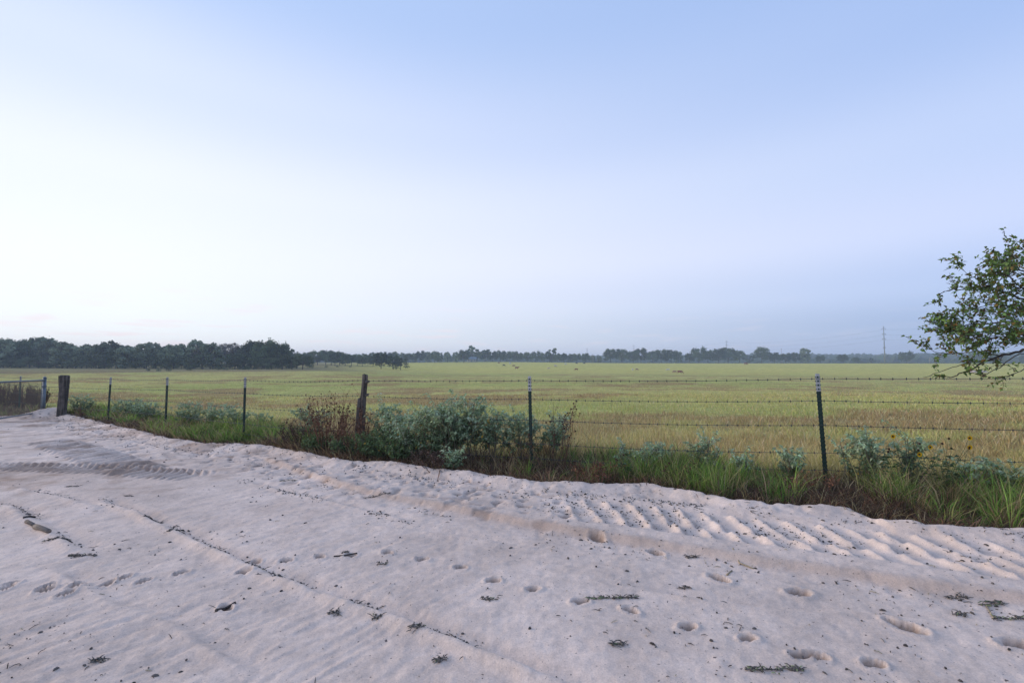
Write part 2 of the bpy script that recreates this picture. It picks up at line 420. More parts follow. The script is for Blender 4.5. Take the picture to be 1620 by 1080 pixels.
    return z, np.clip(dark, 0, 1.2)

# ------------------------------------------------------------------ one ground sheet, split into sand and pasture
rows = np.concatenate([[-70, -40, -22, -12, -7, -4, -2, -1, -.3, .3, .7], np.geomspace(.95, 19, 540), np.geomspace(19.6, 1900, 120)])
NC = 840
s_in = np.linspace(-1, 1, NC)
xo = 90 * (np.arange(1, 13) / 12.) ** 2
Wd = np.where(rows > 0, 1.2 + 1.22 * rows, 1.2)
XX = np.hstack([-(Wd[:, None] + xo[::-1][None]), Wd[:, None] * s_in[None], Wd[:, None] + xo[None]])
YY = np.repeat(rows[:, None], XX.shape[1], 1)
gx, gy = XX.ravel(), YY.ravel()
gz = base_h(gx, gy)
sand_v = is_sand(gx, gy)
soft = sstep(-.25, .05, edge_y(gx) - gy) * (np.hypot(gx, gy) < 40)
zs = np.zeros_like(gz); dk = np.zeros_like(gz)
nearm = (soft > 0)
zs[nearm], dk[nearm] = sand_detail(gx[nearm], gy[nearm])
past_z = (fbm(gx / .5, gy / .5, 3, 33) - .5) * .08 * (gy < 60) - .05 * sstep(.0, .3, gy - edge_y(gx)) * sstep(3, 1, gy - edge_y(gx))
gz = gz + zs * soft + past_z * (1 - soft)

def pasture_colour(x, y):
    """mown-pasture colours: straw, yellow green and rust patches, brown soil along the verge"""
    d = np.hypot(x, y); n = len(x)
    wx = x + 3 * vnoise(x / 9, y / 9, 8)
    a = (.6 * fbm(wx / 6, y / 4, 4, 101) + .4 * fbm(wx / 1.8, y / 1.3, 3, 104))[:, None]; b = fbm(x / 22 + 5, y / 30, 3, 102)[:, None]
    straw = np.array([.60, .49, .20]); green = np.array([.45, .44, .15]); rust = np.array([.37, .235, .125]); far = np.array([.60, .505, .12])
    nearw = sstep(15, 8, d)[:, None]
    c = green + (straw - green) * np.clip(sstep(.42, .62, b) * .4 + nearw * .75, 0, 1)
    c = c + (rust - c) * (sstep(.49, .60, a) * .72 * (1 - .4 * nearw)) * sstep(330, 120, d)[:, None]
    c = c + (far - c) * (sstep(90, 260, d)[:, None] * .75)
    az = np.degrees(np.arctan2(x, np.maximum(y, .01)))
    lw = (sstep(-14, -24, az) * sstep(118, 135, d))[:, None]      # rough brown strip before the wood
    c = c + (np.array([.24, .19, .11]) - c) * lw * .8
    woods = sstep(430, 560, d)[:, None]
    c = c + (np.array([.045, .06, .03]) - c) * woods
    soil = (sstep(2.3, 1.4, y - edge_y(x)) * (d < 50))[:, None]
    c = c + (np.array([.085, .062, .043]) - c) * soil
    return c
gc = np.empty((len(gx), 3))
gc[:] = pasture_colour(gx, gy)
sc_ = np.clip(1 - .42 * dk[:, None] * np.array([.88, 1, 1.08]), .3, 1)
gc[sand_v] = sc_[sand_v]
nr, nc = XX.shape
ii = (np.arange(nr - 1)[:, None] * nc + np.arange(nc - 1)[None]).ravel()
quads = np.stack([ii, ii + 1, ii + nc + 1, ii + nc], 1)
fs = sand_v[quads].sum(1) >= 2
def submesh(name, q, mat, colr):
    u, inv = np.unique(q.ravel(), return_inverse=True)
    return mk(name, np.stack([gx[u], gy[u], gz[u]], 1), inv.reshape(-1, 4), mat, None, True, colr[u])
sand_col = gc.copy(); sand_col[~sand_v] = .8
past_col = gc.copy(); past_col[sand_v] = (.14, .105, .075)
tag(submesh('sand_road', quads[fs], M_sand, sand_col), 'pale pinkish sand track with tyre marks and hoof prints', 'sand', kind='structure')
tag(submesh('pasture_ground', quads[~fs], M_past, past_col), 'wide yellow green pasture stretching to the tree line', 'pasture', kind='structure')

GZ = gz.reshape(XX.shape)
def ground_z(x, y):
    """height of the finished ground sheet at (x, y)"""
    xa = np.atleast_1d(np.asarray(x, float)); ya = np.atleast_1d(np.asarray(y, float))
    r = np.clip(np.searchsorted(rows, ya) - 1, 0, len(rows) - 2); fr = np.clip((ya - rows[r]) / (rows[r + 1] - rows[r]), 0, 1)
    def on_row(k):
        c = np.clip((xa / Wd[k] + 1) * .5 * (NC - 1), 0, NC - 1.001); ci = c.astype(int); f = c - ci
        return GZ[k, ci + 12] * (1 - f) + GZ[k, ci + 13] * f
    z = on_row(r) * (1 - fr) + on_row(r + 1) * fr
    return z if np.ndim(x) else float(z[0])

# ------------------------------------------------------------------ grass
def blades(name, x, y, h, w, lean, colour, segs=2, mat=M_grass, label=None, cat=None, tipc=1.15, ang=None):
    n = len(x); z = ground_z(x, y) - .01
    a = RNG.uniform(0, 2 * math.pi, n) if ang is None else ang; fa = RNG.uniform(0, 2 * math.pi, n)
    wx, wy = np.cos(fa) * w / 2, np.sin(fa) * w / 2
    lx, ly = np.cos(a) * lean * h, np.sin(a) * lean * h
    hz = h * np.sqrt(np.clip(1 - lean ** 2 * .7, .15, 1))
    P = lambda t, s: np.stack([x + lx * t ** 2 + wx * s, y + ly * t ** 2 + wy * s, z + hz * t * (1.12 - .12 * t)], 1)
    if segs == 1:
        V = np.stack([P(0, 1), P(0, -1), P(1, 0)], 1).reshape(-1, 3); k = 3
        F = np.arange(n)[:, None] * 3 + np.array([[0, 1, 2]])
        tt = np.array([0, 0, 1.])
    else:
        V = np.stack([P(0, .8), P(0, -.8), P(.55, 1), P(.55, -1), P(1, 0)], 1).reshape(-1, 3); k = 5
        F = (np.arange(n)[:, None, None] * 5 + np.array([[[0, 1, 3], [0, 3, 2], [2, 3, 4]]])).reshape(-1, 3)
        tt = np.array([0, 0, .55, .55, 1.])
    C = np.repeat(colour[:, None], k, 1) * (1 + (tipc - 1) * tt)[None, :, None]
    o = mk(name, V, F, mat, None, False, C.reshape(-1, 3))
    tag(o, label, cat, kind='stuff')
    return o

def scatter_view(n, d0, d1, power=1.0, margin=1.22):
    """random places in the wedge of pasture ahead, denser near"""
    y = d0 * (d1 / d0) ** (RNG.random(n) ** power)
    return RNG.uniform(-margin, margin, n) * y, y

def vary(c, n, amt=.25):
    f = RNG.uniform(1 - amt, 1 + amt, (n, 1)); h = RNG.normal(1, .06, (n, 3)); return np.clip(c * f * h, .005, .8)

# pasture grass, near and middle distance
def pasture_grass(n, d0, d1, h0, h1, w, segs, name, label, dens):
    x, y = scatter_view(n, d0, d1)
    off = y - edge_y(x)
    d = np.hypot(x, y)
    keep = off > 1.35
    keep &= fbm(x / .35, y / .35, 2, 7) > dens
    x, y = x[keep], y[keep]; m = len(x)
    c = vary(pasture_colour(x, y), m, .3)
    dead = RNG.random(m) < .15
    c[dead] = vary(np.array([[.60, .49, .27]]), dead.sum(), .2)
    h = np.interp(y, [7, 11, 18, 60], [.95, .62, .45, .4]) * (h0 + (h1 - h0) * RNG.random(m) ** 1.5) * (.45 + 1.1 * fbm(x / 1.3, y / 1.3, 2, 15))
    wd = w * np.clip(np.hypot(x, y) / d0, 1, 6) ** .8 * RNG.uniform(.7, 1.3, m)
    blades(name, x, y, h, wd, RNG.uniform(.15, .85, m), c, segs, label=label, cat='grass')
pasture_grass(160000, 5.2, 26, .10, .32, .006, 2, 'pasture_grass', 'straw coloured fine grass standing just beyond the wire fence', .22)
pasture_grass(130000, 20, 120, .10, .26, .022, 1, 'meadow_grass', 'short yellow green grass over the middle of the pasture', .2)

# verge: tufts of green grass, dead straw and brown thatch
def px_of(x, y): return 810 + 720 * x / np.maximum(y, .5)
def greenfield(x, y):
    p = px_of(x, y)
    g = np.interp(p, [-100, 90, 150, 260, 300, 430, 470, 560, 700, 880, 960, 1020, 1230, 1270, 1380, 1450, 1640], [.1, .15, .8, .7, 1, 1, .2, .25, .06, .10, .5, 1, .85, .25, .5, .6, .8])
    return g * sstep(.36, .58, fbm(x / .55, y / .55, 2, 18))
def tufts(name, label, n, per, o0, o1, h, w, cols, lean, spread, field, xr=(-24, 9), tip=1.2):
    """grass growing in tufts whose blades arch outwards"""
    cx = xr[0] + (xr[1] - xr[0]) * RNG.random(n) ** .6
    cy = edge_y(cx) + RNG.uniform(o0, o1, n)
    k = (cy > 1) & (np.abs(cx) < 1.35 * cy + 2) & (RNG.random(n) < field(cx, cy)); cx, cy = cx[k], cy[k]; n = len(cx)
    hh = RNG.uniform(h[0], h[1], n) * (.55 + .9 * fbm(cx / .7, cy / .7, 2, 16)) * np.clip(.55 + (cy - edge_y(cx)) / .7, .45, 1.1)
    ci = RNG.integers(0, len(cols), n); m = RNG.integers(per[0], per[1], n); idx = np.repeat(np.arange(n), m); N = len(idx)
    rr = np.abs(RNG.normal(0, spread, N)); aa = RNG.uniform(0, 6.283, N)
    x, y = cx[idx] + rr * np.cos(aa), cy[idx] + rr * np.sin(aa)
    bh = hh[idx] * RNG.uniform(.45, 1.1, N); ln = np.clip(RNG.uniform(lean[0], lean[1], N), 0, .97)
    c = vary(np.array(cols)[ci][idx], N, .22) * np.repeat(RNG.uniform(.5, 1.45, n), m)[:, None]
    old = RNG.random(N) < .14; c[old] = vary(np.array([[.34, .27, .14]]), old.sum(), .2)
    blades(name, x, y, bh, w * RNG.uniform(.6, 1.4, N) * np.clip(y / 7, .8, 2), ln, c, 2, label=label, cat='grass', tipc=tip, ang=aa + RNG.normal(0, .5, N))
GREENS = [(.17, .28, .045), (.13, .23, .045), (.20, .28, .055), (.25, .26, .09)]
STRAWS = [(.30, .22, .11), (.20, .135, .07), (.36, .27, .14)]
BROWNS = [(.12, .072, .045), (.09, .06, .042), (.17, .095, .055)]
tufts('verge_grass', 'bright green grass growing in tufts along the fence beside the sand', 4600, (12, 26), .24, 1.9, (.18, .46), .0075, GREENS, (.2, .93), .055, greenfield)
tufts('verge_straw', 'tan dead grass tangled in the fence verge', 3600, (8, 18), .08, 2.4, (.18, .46), .006, STRAWS, (.3, .95), .07, lambda x, y: (.12 + .6 * sstep(.38, .62, fbm(x / .7, y / .7, 2, 19))) * (.35 + .65 * sstep(.4, 1.3, y - edge_y(x))))
tufts('verge_thatch', 'dark brown thatch of dead stalks at the sand edge', 6000, (10, 20), .0, 1.3, (.10, .34), .008, BROWNS, (.6, .97), .09, lambda x, y: .25 * sstep(.7, .2, y - edge_y(x)) + .6 * (1 - np.clip(1.6 * greenfield(x, y), 0, 1)))

# ------------------------------------------------------------------ fence
POSTS = [((7.9, 4.85), 't'), ((4.05, 5.95), 't'), ((.30, 7.0), 't'), ((-2.80, 8.52), 'w'), ((-5.9, 10.1), 't'), ((-9.6, 12.7), 't'),
         ((-12.7, 14.4), 't'), ((-15.85, 16.15), 'W'), ((-19.6, 18.2), 't'), ((-23.6, 20.4), 't')]
fence = empty('barbed_wire_fence', (0, 0, 0))
tag(fence, 'five strand barbed wire fence on green white-tipped steel posts between sand and pasture', 'fence')
def t_post_meshes():
    b = MB(); H = 1.40
    def prof(b, z0, z1):
        b.box((-.0035, -.004, z0), (.0035, .034, z1)); b.box((-.024, -.011, z0), (.024, -.0045, z1))
    prof(b, -.35, 1.172)
    for k in range(22):
        z = .05 + k * .052; b.box((-.009, -.021, z), (.009, -.0115, z + .02)); b.box((-.0275, -.015, z), (-.0245, -.001, z + .02)); b.box((.0245, -.015, z), (.0275, -.001, z + .02))
    shaft = b.data('t_post', M_green)
    t = MB(); prof(t, 1.172, H); tip = t.data('white_tip', M_white)
    st = MB()
    for k in range(4):
        z = 1.19 + k * .052; st.box((-.009, -.021, z), (.009, -.0115, z + .02)); st.box((-.0285, -.015, z), (-.0245, -.001, z + .02)); st.box((.0245, -.015, z), (.0285, -.001, z + .02))
    return shaft, tip, st.data('stud', M_green)
TM = t_post_meshes()
lean_t = {0: (0, 0), 1: (.0, -.045), 2: (0, -.022), 4: (0, .0), 5: (0, .008), 6: (0, .03), 8: (0, .0), 9: (0, 0)}
post_top = {}
WH = [1.335, 1.05, .735, .385, .165]
for i, ((x, y), kd) in enumerate(POSTS):
    z = float(base_h(x, y))
    if kd == 't':
        o = link('t_post', TM[0], fence, (x, y, z)); o.rotation_euler = (lean_t[i][0], lean_t[i][1], R(RNG.uniform(-25, 5)))
        w_ = link('white_tip', TM[1], o); s_ = link('stud', TM[2], o); s_['kind'] = 'stuff'
def wooden_post(x, y, h, r, seed, flare=1.0):
    n, k = 22, 26; z0 = float(base_h(x, y))
    zz = np.concatenate([np.linspace(-.3, h, k - 2), [h + .004, h + .006]]); th = np.linspace(0, 2 * math.pi, n, endpoint=False)
    V = []
    for j, zc in enumerate(zz):
        rr = r * (1.1 - .16 * max(zc, 0) / h * flare) * np.ones(n)
        if j == k - 2: rr = rr * .93
        if j == k - 1: rr = rr * .05
        rr = rr * (.70 + .55 * vnoise(th * 2.9 + seed, np.full(n, zc * 1.4), seed) + .45 * (vnoise(th * 7.0, np.full(n, zc * 2.2), seed + 3) - .5))
        top = (.05 * vnoise(th * 1.9, th * 0 + seed, seed + 5) if j >= k - 3 else 0)
        V.append(np.stack([np.cos(th) * rr + .008 * math.sin(zc * 3 + seed), np.sin(th) * rr, np.full(n, zc) + top], 1))
    V = np.vstack(V)
    F = [(a * n + b, a * n + (b + 1) % n, (a + 1) * n + (b + 1) % n, (a + 1) * n + b) for a in range(k - 1) for b in range(n)]
    c = .15 + 1.0 * vnoise(np.arctan2(V[:, 1], V[:, 0]) * 7, V[:, 2] * 2.2, seed + 8)
    return mk('wooden_post', V, F, M_wood, fence, False, np.repeat(c[:, None], 3, 1), (x, y, z0))
wp = wooden_post(-2.80, 8.52, 1.42, .05, 3); wp.rotation_euler = (0, .035, 0); wp['label'] = 'slim weathered cedar post with a split slab wired to its side'
b = MB()
for k in range(5):
    b.tube([(-.10 + .010 * k, -.03 + .008 * k, -.2), (-.095 + .010 * k, -.03 + .008 * k, .6), (-.085 + .008 * k, -.03, 1.0 + .03 * math.sin(k * 3))], [.022, .02, .014], 7, (.8, .8, .8))
b.build('split_slab', M_wood, wp)
for (zz_, rr_) in ((1.30, .03), (1.06, .026)):
    b = MB(); b.tube([(.035, -.02, zz_), (.07, -.03, zz_ + .012), (.105, -.03, zz_ + .03)], [rr_, rr_ * .9, rr_ * .5], 7); b.build('branch_stub', M_wood, wp)
wp2 = wooden_post(-15.85, 16.15, 1.42, .12, 11, .4); wp2.rotation_euler = (0, -.01, 0); wp2['label'] = 'thick gnarled grey corner post beside the gate'
# strands
PX = np.array([p[0] for p in POSTS])
def strand(k):
    pts = []
    for (a, b_) in zip(PX[:-1], PX[1:]):
        za, zb = base_h(*a) + WH[k], base_h(*b_) + WH[k]
        sag = .012 + .02 * RNG.random() + (.03 if k > 2 else 0) * RNG.random()
        for t in np.linspace(0, 1, 14, endpoint=False):
            pts.append((a[0] + (b_[0] - a[0]) * t, a[1] + (b_[1] - a[1]) * t - .03, za + (zb - za) * t - sag * 4 * t * (1 - t)))
    pts.append((PX[-1][0], PX[-1][1] - .03, base_h(*PX[-1]) + WH[k]))
    return np.array(pts)
for k in range(5):
    P = strand(k); b = MB(); b.tube(P, .0033, 5)
    w_ = b.build('barbed_wire', M_wire, fence)
    seg = np.linalg.norm(np.diff(P, axis=0), axis=1); cs = np.concatenate([[0], np.cumsum(seg)])
    s = np.arange(.05, cs[-1], .128); s = s + RNG.uniform(-.008, .008, len(s))
    Q = np.stack([np.interp(s, cs, P[:, i]) for i in range(3)], 1)
    b = MB()
    for q in Q:
        a = RNG.uniform(0, 3.14)
        for da in (0, 1.4):
            v = np.array([math.cos(a + da) * .45, math.cos(a + da) * .3, math.sin(a + da)]) * .020
            b.tube([q - v, q + v], .0028, 3, cap=False)
        b.tube([q - (.006, -.003, 0), q + (.006, -.003, 0)], .0066, 4, cap=False)
    bb = b.build('barb', M_wire, w_); bb['kind'] = 'stuff'

# ------------------------------------------------------------------ chain link gate
ga, gb_ = np.array([-17.25, 16.85]), np.array([-15.95, 13.55])
gate = empty('chain_link_gate', (ga[0], ga[1], float(base_h(*ga))), math.atan2(gb_[1] - ga[1], gb_[0] - ga[0]))
tag(gate, 'galvanised pipe gate with chain link mesh standing open by the thick corner post', 'gate')
GL, GH = float(np.linalg.norm(gb_ - ga)), 1.30
dzg = float(base_h(*gb_) - base_h(*ga))
b = MB(); b.tube([(0, 0, -.25), (0, 0, GH + .06)], .05, 12); gp = b.build('gate_post', M_pipe, gate, True)
b = MB(); b.tube([(0, 0, GH + .06), (0, 0, GH + .085), (0, 0, GH + .115)], [.058, .05, .012], 12); b.build('post_cap', M_pipe, gp, True)
b = MB(); b.tube([(.03, 0, GH - .02), (GL, 0, GH - .02 + dzg)], .03, 10); b.build('top_rail', M_pipe, gate, True)
b = MB(); b.tube([(.03, 0, .12), (GL, 0, .12 + dzg)], .022, 10); b.build('bottom_rail', M_pipe, gate, True)
b = MB(); b.tube([(GL, 0, .08 + dzg), (GL, 0, GH + .02 + dzg)], .026, 10); b.build('end_stile', M_pipe, gate, True)
b = MB(); b.tube([(.16, 0, .12), (.16, 0, GH - .03)], .012, 6); b.build('tension_bar', M_pipe, gate)
for zh in (.35, GH - .25):
    b = MB(); b.tube([(0, 0, zh - .03), (0, 0, zh + .03)], .064, 10); b.tube([(.03, 0, zh), (.17, 0, zh)], .016, 6); b.build('hinge', M_pipe, gate)
b = MB(); pit = .085
for s in (-1, 1):
    for k in range(-20, int(GL / pit) + 20):
        x0 = .1 + k * pit; x1 = x0 + s * (GH - .14); z0_, z1_ = .12, GH - .02
        t0, t1 = 0., 1.
        lo, hi = .1, GL - .03
        xs = np.array([x0, x1])
        if s > 0: t0 = max(0, (lo - x0) / (x1 - x0)); t1 = min(1, (hi - x0) / (x1 - x0))
        else: t0 = max(0, (hi - x0) / (x1 - x0)); t1 = min(1, (lo - x0) / (x1 - x0))
        if t1 - t0 < .03: continue
        f = lambda t: (x0 + (x1 - x0) * t, s * .0025, z0_ + (z1_ - z0_) * t + dzg * (x0 + (x1 - x0) * t) / GL)
        b.tube([f(t0), f(t1)], .0036, 4, cap=False)
b.build('chain_link_mesh', M_wire, gate)

# ------------------------------------------------------------------ plants of the verge
def leaf_quads(P, D, N, ln, wd, fold=.25):
    """folded leaves: base P, direction D, normal N; returns V,F (4 tris each)"""
    n = len(P); S = np.cross(D, N)
    S /= np.linalg.norm(S, axis=1)[:, None] + 1e-9
    ln = np.broadcast_to(ln, n)[:, None]; wd = np.broadcast_to(wd, n)[:, None]
    m = P + D * ln * .45
    V = np.stack([P, m + S * wd / 2 + N * wd * fold, P + D * ln - N * ln * .12, m - S * wd / 2 + N * wd * fold, m], 1).reshape(-1, 3)
    F = (np.arange(n)[:, None, None] * 5 + np.array([[[0, 4, 1], [4, 2, 1], [0, 3, 4], [4, 3, 2]]])).reshape(-1, 3)
    return V, F
def unit(v): return v / (np.linalg.norm(v, axis=-1, keepdims=True) + 1e-9)

def bent(p0, p1, droop, k=5, jit=.02):
    t = np.linspace(0, 1, k)[:, None]; P = np.asarray(p0) * (1 - t) + np.asarray(p1) * t
    P[:, 2] += droop * 4 * (t * (1 - t))[:, 0]; P[1:-1] += RNG.normal(0, jit, (k - 2, 3)); return P

def croton(px, py, h, r, label, n_stem=None, dens=1.0, group=None, x=None, y=None, tint=None, name='silver_leaf_bush'):
    h = h * 1.27
    """silver-leaved bush: several stems that fork into a flat-topped dome of drooping pale leaves"""
    if x is None: x, y = G(px, py)
    z = ground_z(x, y)
    root = empty(name, (x, y, z)); tag(root, label, 'bush', group or 'silver-leaved bushes along the fence')
    sm = MB(); LP, LD, LT = [], [], []
    n_stem = int(1.5 * (n_stem or max(3, int(r * 16))))
    for i in range(n_stem):
        a = RNG.uniform(0, 2 * math.pi); q = math.sqrt(RNG.random()) * r * .85
        hh = h * (1 - .35 * (q / r) ** 2) * RNG.uniform(.8, 1.02)
        base = np.array([RNG.normal(0, .1 * r), RNG.normal(0, .08 * r), -.03])
        top = np.array([math.cos(a) * q, math.sin(a) * q * .75, hh * .82])
        P = bent(base, top, -.05, 6, .012); sm.tube(P, np.linspace(.0065, .003, 6), 5, (.17, .14, .10))
        for j in range(int(RNG.integers(5, 9))):
            t = RNG.uniform(.42, 1); p0 = np.array([np.interp(t, np.linspace(0, 1, 6), P[:, c]) for c in range(3)])
            L = RNG.uniform(.14, .30) * (.6 + h * .45); b_ = RNG.uniform(0, 2 * math.pi)
            p1 = p0 + np.array([math.cos(b_) * L * .75, math.sin(b_) * L * .75, L * RNG.uniform(.3, .95)])
            Q = bent(p0, p1, .01, 4, .008); sm.tube(Q, np.linspace(.003, .0015, 4), 4, (.19, .18, .13), cap=False)
            m = int(RNG.integers(17, 27) * dens)
            tt = RNG.random(m) ** .7
            pl = np.stack([np.interp(tt, np.linspace(0, 1, 4), Q[:, c]) for c in range(3)], 1)
            an = RNG.uniform(0, 2 * math.pi, m)
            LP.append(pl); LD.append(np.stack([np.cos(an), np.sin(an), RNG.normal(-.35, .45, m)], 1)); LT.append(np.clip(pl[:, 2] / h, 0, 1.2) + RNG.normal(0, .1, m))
    LP, LD, LT = np.vstack(LP), unit(np.vstack(LD)), np.concatenate(LT)
    n = len(LP); N = unit(np.array([0, 0, 1.]) + RNG.normal(0, .35, (n, 3)))
    V, F = leaf_quads(LP, LD, N, RNG.uniform(.035, .068, n) * (.75 + .3 * h), RNG.uniform(.019, .034, n) * (.75 + .3 * h))
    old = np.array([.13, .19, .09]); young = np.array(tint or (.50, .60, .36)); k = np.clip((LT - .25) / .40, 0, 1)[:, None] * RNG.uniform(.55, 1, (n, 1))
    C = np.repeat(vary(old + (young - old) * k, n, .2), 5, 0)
    yl = np.repeat(RNG.random(n) < .012, 5); C[yl] = (.45, .28, .04)
    sm.build('stem', M_stem, root, False)
    mk('foliage', V, F, M_leaf, root, False, C)
    return root

def dry_weed(px, py, h, r, n_stem, label, col=(.105, .058, .038), heads=.8, twig=7, name='dry_weed', group='dried brown weeds along the fence', lean=(0, 0), thick=1.0):
    x, y = G(px, py); z = ground_z(x, y)
    root = empty(name, (x, y, z)); tag(root, label, 'weed', group)
    sm = MB(); hd = MB()
    for i in range(n_stem):
        a = RNG.uniform(0, 2 * math.pi); q = math.sqrt(RNG.random()) * r
        base = np.array([math.cos(a) * q * .4, math.sin(a) * q * .3, -.03])
        top = np.array([math.cos(a) * q + lean[0] * h, math.sin(a) * q * .7 + lean[1] * h, h * RNG.uniform(.6, 1.02)])
        P = bent(base, top, .02, 6, .018); cc = np.array(col) * RNG.uniform(.7, 1.5)
        sm.tube(P, np.linspace(.0055, .002, 6) * thick, 4, cc)
        for j in range(int(RNG.integers(max(2, twig - 3), twig + 2))):
            t = RNG.uniform(.3, .97); p0 = np.array([np.interp(t, np.linspace(0, 1, 6), P[:, c]) for c in range(3)])
            L = RNG.uniform(.08, .26) * (.5 + h * .5); b_ = RNG.uniform(0, 2 * math.pi)
            p1 = p0 + np.array([math.cos(b_) * L * .55, math.sin(b_) * L * .55, L * RNG.uniform(.5, 1)])
            Q = bent(p0, p1, 0, 4, .01); sm.tube(Q, np.linspace(.0028, .0013, 4) * thick, 3, cc, cap=False)
            if RNG.random() < heads * .5:
                rr = RNG.uniform(.008, .014); hd.tube([Q[-1] + (0, 0, -rr), Q[-1] + (0, 0, -rr * .6), Q[-1] + (0, 0, rr * .6), Q[-1] + (0, 0, rr)], [rr * .4, rr, rr, rr * .4], 6, np.array([.06, .03, .022]) * RNG.uniform(.6, 2))
            # withered leaf scraps
            for _ in range(3):
                s_ = Q[int(RNG.integers(0, 4))] + RNG.normal(0, .006, 3); u = unit(RNG.normal(0, 1, 3)); v = unit(np.cross(u, RNG.normal(0, 1, 3)))
                sm.add([s_, s_ + u * .03 + v * .007, s_ + u * .045, s_ + u * .02 - v * .008], [(0, 1, 2), (0, 2, 3)], np.array(col) * RNG.uniform(.7, 2.2))
        rr = RNG.uniform(.009, .015)
        if RNG.random() < heads: hd.tube([P[-1] + (0, 0, -rr), P[-1] + (0, 0, -rr * .5), P[-1] + (0, 0, rr * .6), P[-1] + (0, 0, rr)], [rr * .4, rr, rr, rr * .4], 7, np.array([.055, .03, .022]) * RNG.uniform(.6, 2.4))
    sm.build('stem', M_stem, root)
    if hd.n: hd.build('seed_head', M_stem, root)['kind'] = 'stuff'
    return root

croton(722, 732, 1.12, .66, 'tallest broad silver-leaved bush between the slim cedar post and a steel post', dens=1.1, n_stem=16)
croton(668, 732, .88, .55, 'rounded silver-leaved bush next to the tallest bush, on its cedar post side', n_stem=9)
croton(782, 730, .88, .56, 'silver-leaved bush touching the tallest bush on its steel post side', n_stem=9)
croton(822, 728, .82, .42, 'narrow silver-leaved bush directly behind the steel post nearest the bushes', n_stem=7)
croton(872, 726, .76, .46, 'silver-leaved bush mixed with a dead branched weed', n_stem=8)
croton(612, 722, .98, .34, 'silver-leaved bush leaning on the slim cedar post', n_stem=8)
croton(492, 704, .84, .34, 'silver-leaved bush half hidden by the brown weed thicket', n_stem=7)
croton(716, 748, .26, .14, 'low silver-leaved sprout at the foot of the tallest bush', n_stem=5)
croton(745, 731, 1.00, .60, 'silver-leaved bush crowding the tallest bush from behind', n_stem=12)
croton(692, 730, .98, .56, 'silver-leaved bush filling the gap next to the tallest bush', n_stem=11)
croton(640, 728, .82, .42, 'silver-leaved bush in the gap beyond the cedar post', n_stem=8)
for (px, py, h, r, lab) in [(594, 728, .56, .4, 'dark green leafy weed at the foot of the slim cedar post'), (632, 732, .50, .45, 'dark green leafy weed under the silver bushes'), (548, 722, .34, .5, 'dark green leafy weed inside the brown thicket'), (498, 716, .32, .4, 'dark green leafy weed at the end of the brown thicket')]:
    croton(px, py, h, r, lab, n_stem=11, dens=1.0, tint=(.15, .22, .075), name='leafy_weed', group='green weeds by the cedar post')
for (px, py, h, r, lab) in [(126, 656, .75, .6, 'silver-leaved bush at the foot of the thick corner post'),
        (205, 663, .72, .7, 'low silver-leaved bush between two steel posts, nearest the corner post'),
        (232, 668, .72, .65, 'low spreading silver-leaved bush in tall green grass'),
        (300, 676, .74, .65, 'low silver-leaved bush behind bright green grass'), (336, 680, .72, .6, 'low silver-leaved bush at mid span among green grass'),
        (372, 686, .66, .45, 'low silver-leaved bush just before a steel post'), (416, 672, .34, .35, 'small silver-leaved bush standing in the pasture near a fallen log'),
        (1008, 748, .52, .36, 'small silver-leaved bush among straw beyond the fence, with dark seed heads near'), (1040, 742, .36, .24, 'tiny silver-leaved bush beyond the fence'),
        (1112, 752, .58, .2, 'slender silver-leaved plant rising from bright green grass'), (1180, 760, .40, .2, 'short silver-leaved plant in tall green grass'), (1250, 762, .46, .16, 'slender silver-leaved plant beside the leaning steel post'),
        (1352, 768, .66, .34, 'silver-leaved bush past the leaning steel post'), (1396, 770, .72, .40, 'widest silver-leaved bush past the leaning steel post, with yellow flowers near'),
        (1442, 770, .64, .32, 'silver-leaved bush next to the yellow flowers'), (1534, 778, .34, .22, 'low silver-leaved bush under the tree branch'), (1592, 782, .36, .26, 'low silver-leaved bush in dark green grass under the branch')]:
    croton(px, py, h, r, lab, n_stem=max(4, int(r * 14)), dens=1.0)
dry_weed(524, 716, 1.12, .62, 46, 'large thicket of dried brown weeds with dark seed heads before the cedar post', heads=.7, col=(.16, .083, .052))
dry_weed(568, 722, .92, .42, 30, 'dense dried brown weed at the foot of the cedar post', heads=.5, col=(.14, .075, .048))
dry_weed(476, 710, .66, .40, 20, 'dark dead weed leaning out over the sand beside the thicket', heads=.1, col=(.06, .035, .028), lean=(-.35, -.1))
dry_weed(884, 742, 1.08, .22, 9, 'tall dead branched weed with seed heads beside a steel post', heads=.9, col=(.11, .065, .042), lean=(.1, 0))
dry_weed(858, 745, .62, .16, 4, 'bare dead weed leaning away from the steel post', heads=.3, col=(.12, .08, .05), lean=(-.5, 0))
for i, (px, py, h, r) in enumerate([(8, 648, 1.0, .6), (34, 648, .95, .6), (58, 648, .85, .45), (-20, 650, 1.0, .6)]):
    dry_weed(px, py, h * 1.1, r, 60, ['dried brown weeds crowding behind the gate mesh', 'dried brown weeds behind the gate around a steel post', 'dried brown weeds filling the gate corner by its hinge post', 'dried brown weeds at the far end of the gate'][i], heads=.4, group='weeds behind the gate', col=(.075, .04, .03), thick=2.4)
dry_weed(140, 662, .42, .4, 12, 'low dried brown weed at the foot of the corner post', heads=.1)
dry_weed(1062, 764, .34, .3, 7, 'sparse dried weed with dark heads among green grass', heads=.9, twig=4)
dry_weed(945, 762, .30, .45, 12, 'low tangle of reddish dead stalks at the sand edge', heads=.1, col=(.14, .065, .04))
dry_weed(1285, 778, .28, .4, 12, 'low reddish dead weed at the foot of the leaning steel post', heads=.0, col=(.15, .075, .045))
dry_weed(700, 748, .22, .7, 16, 'dark low thatch of dead stalks beneath the tallest bush', heads=.0, col=(.075, .05, .038))

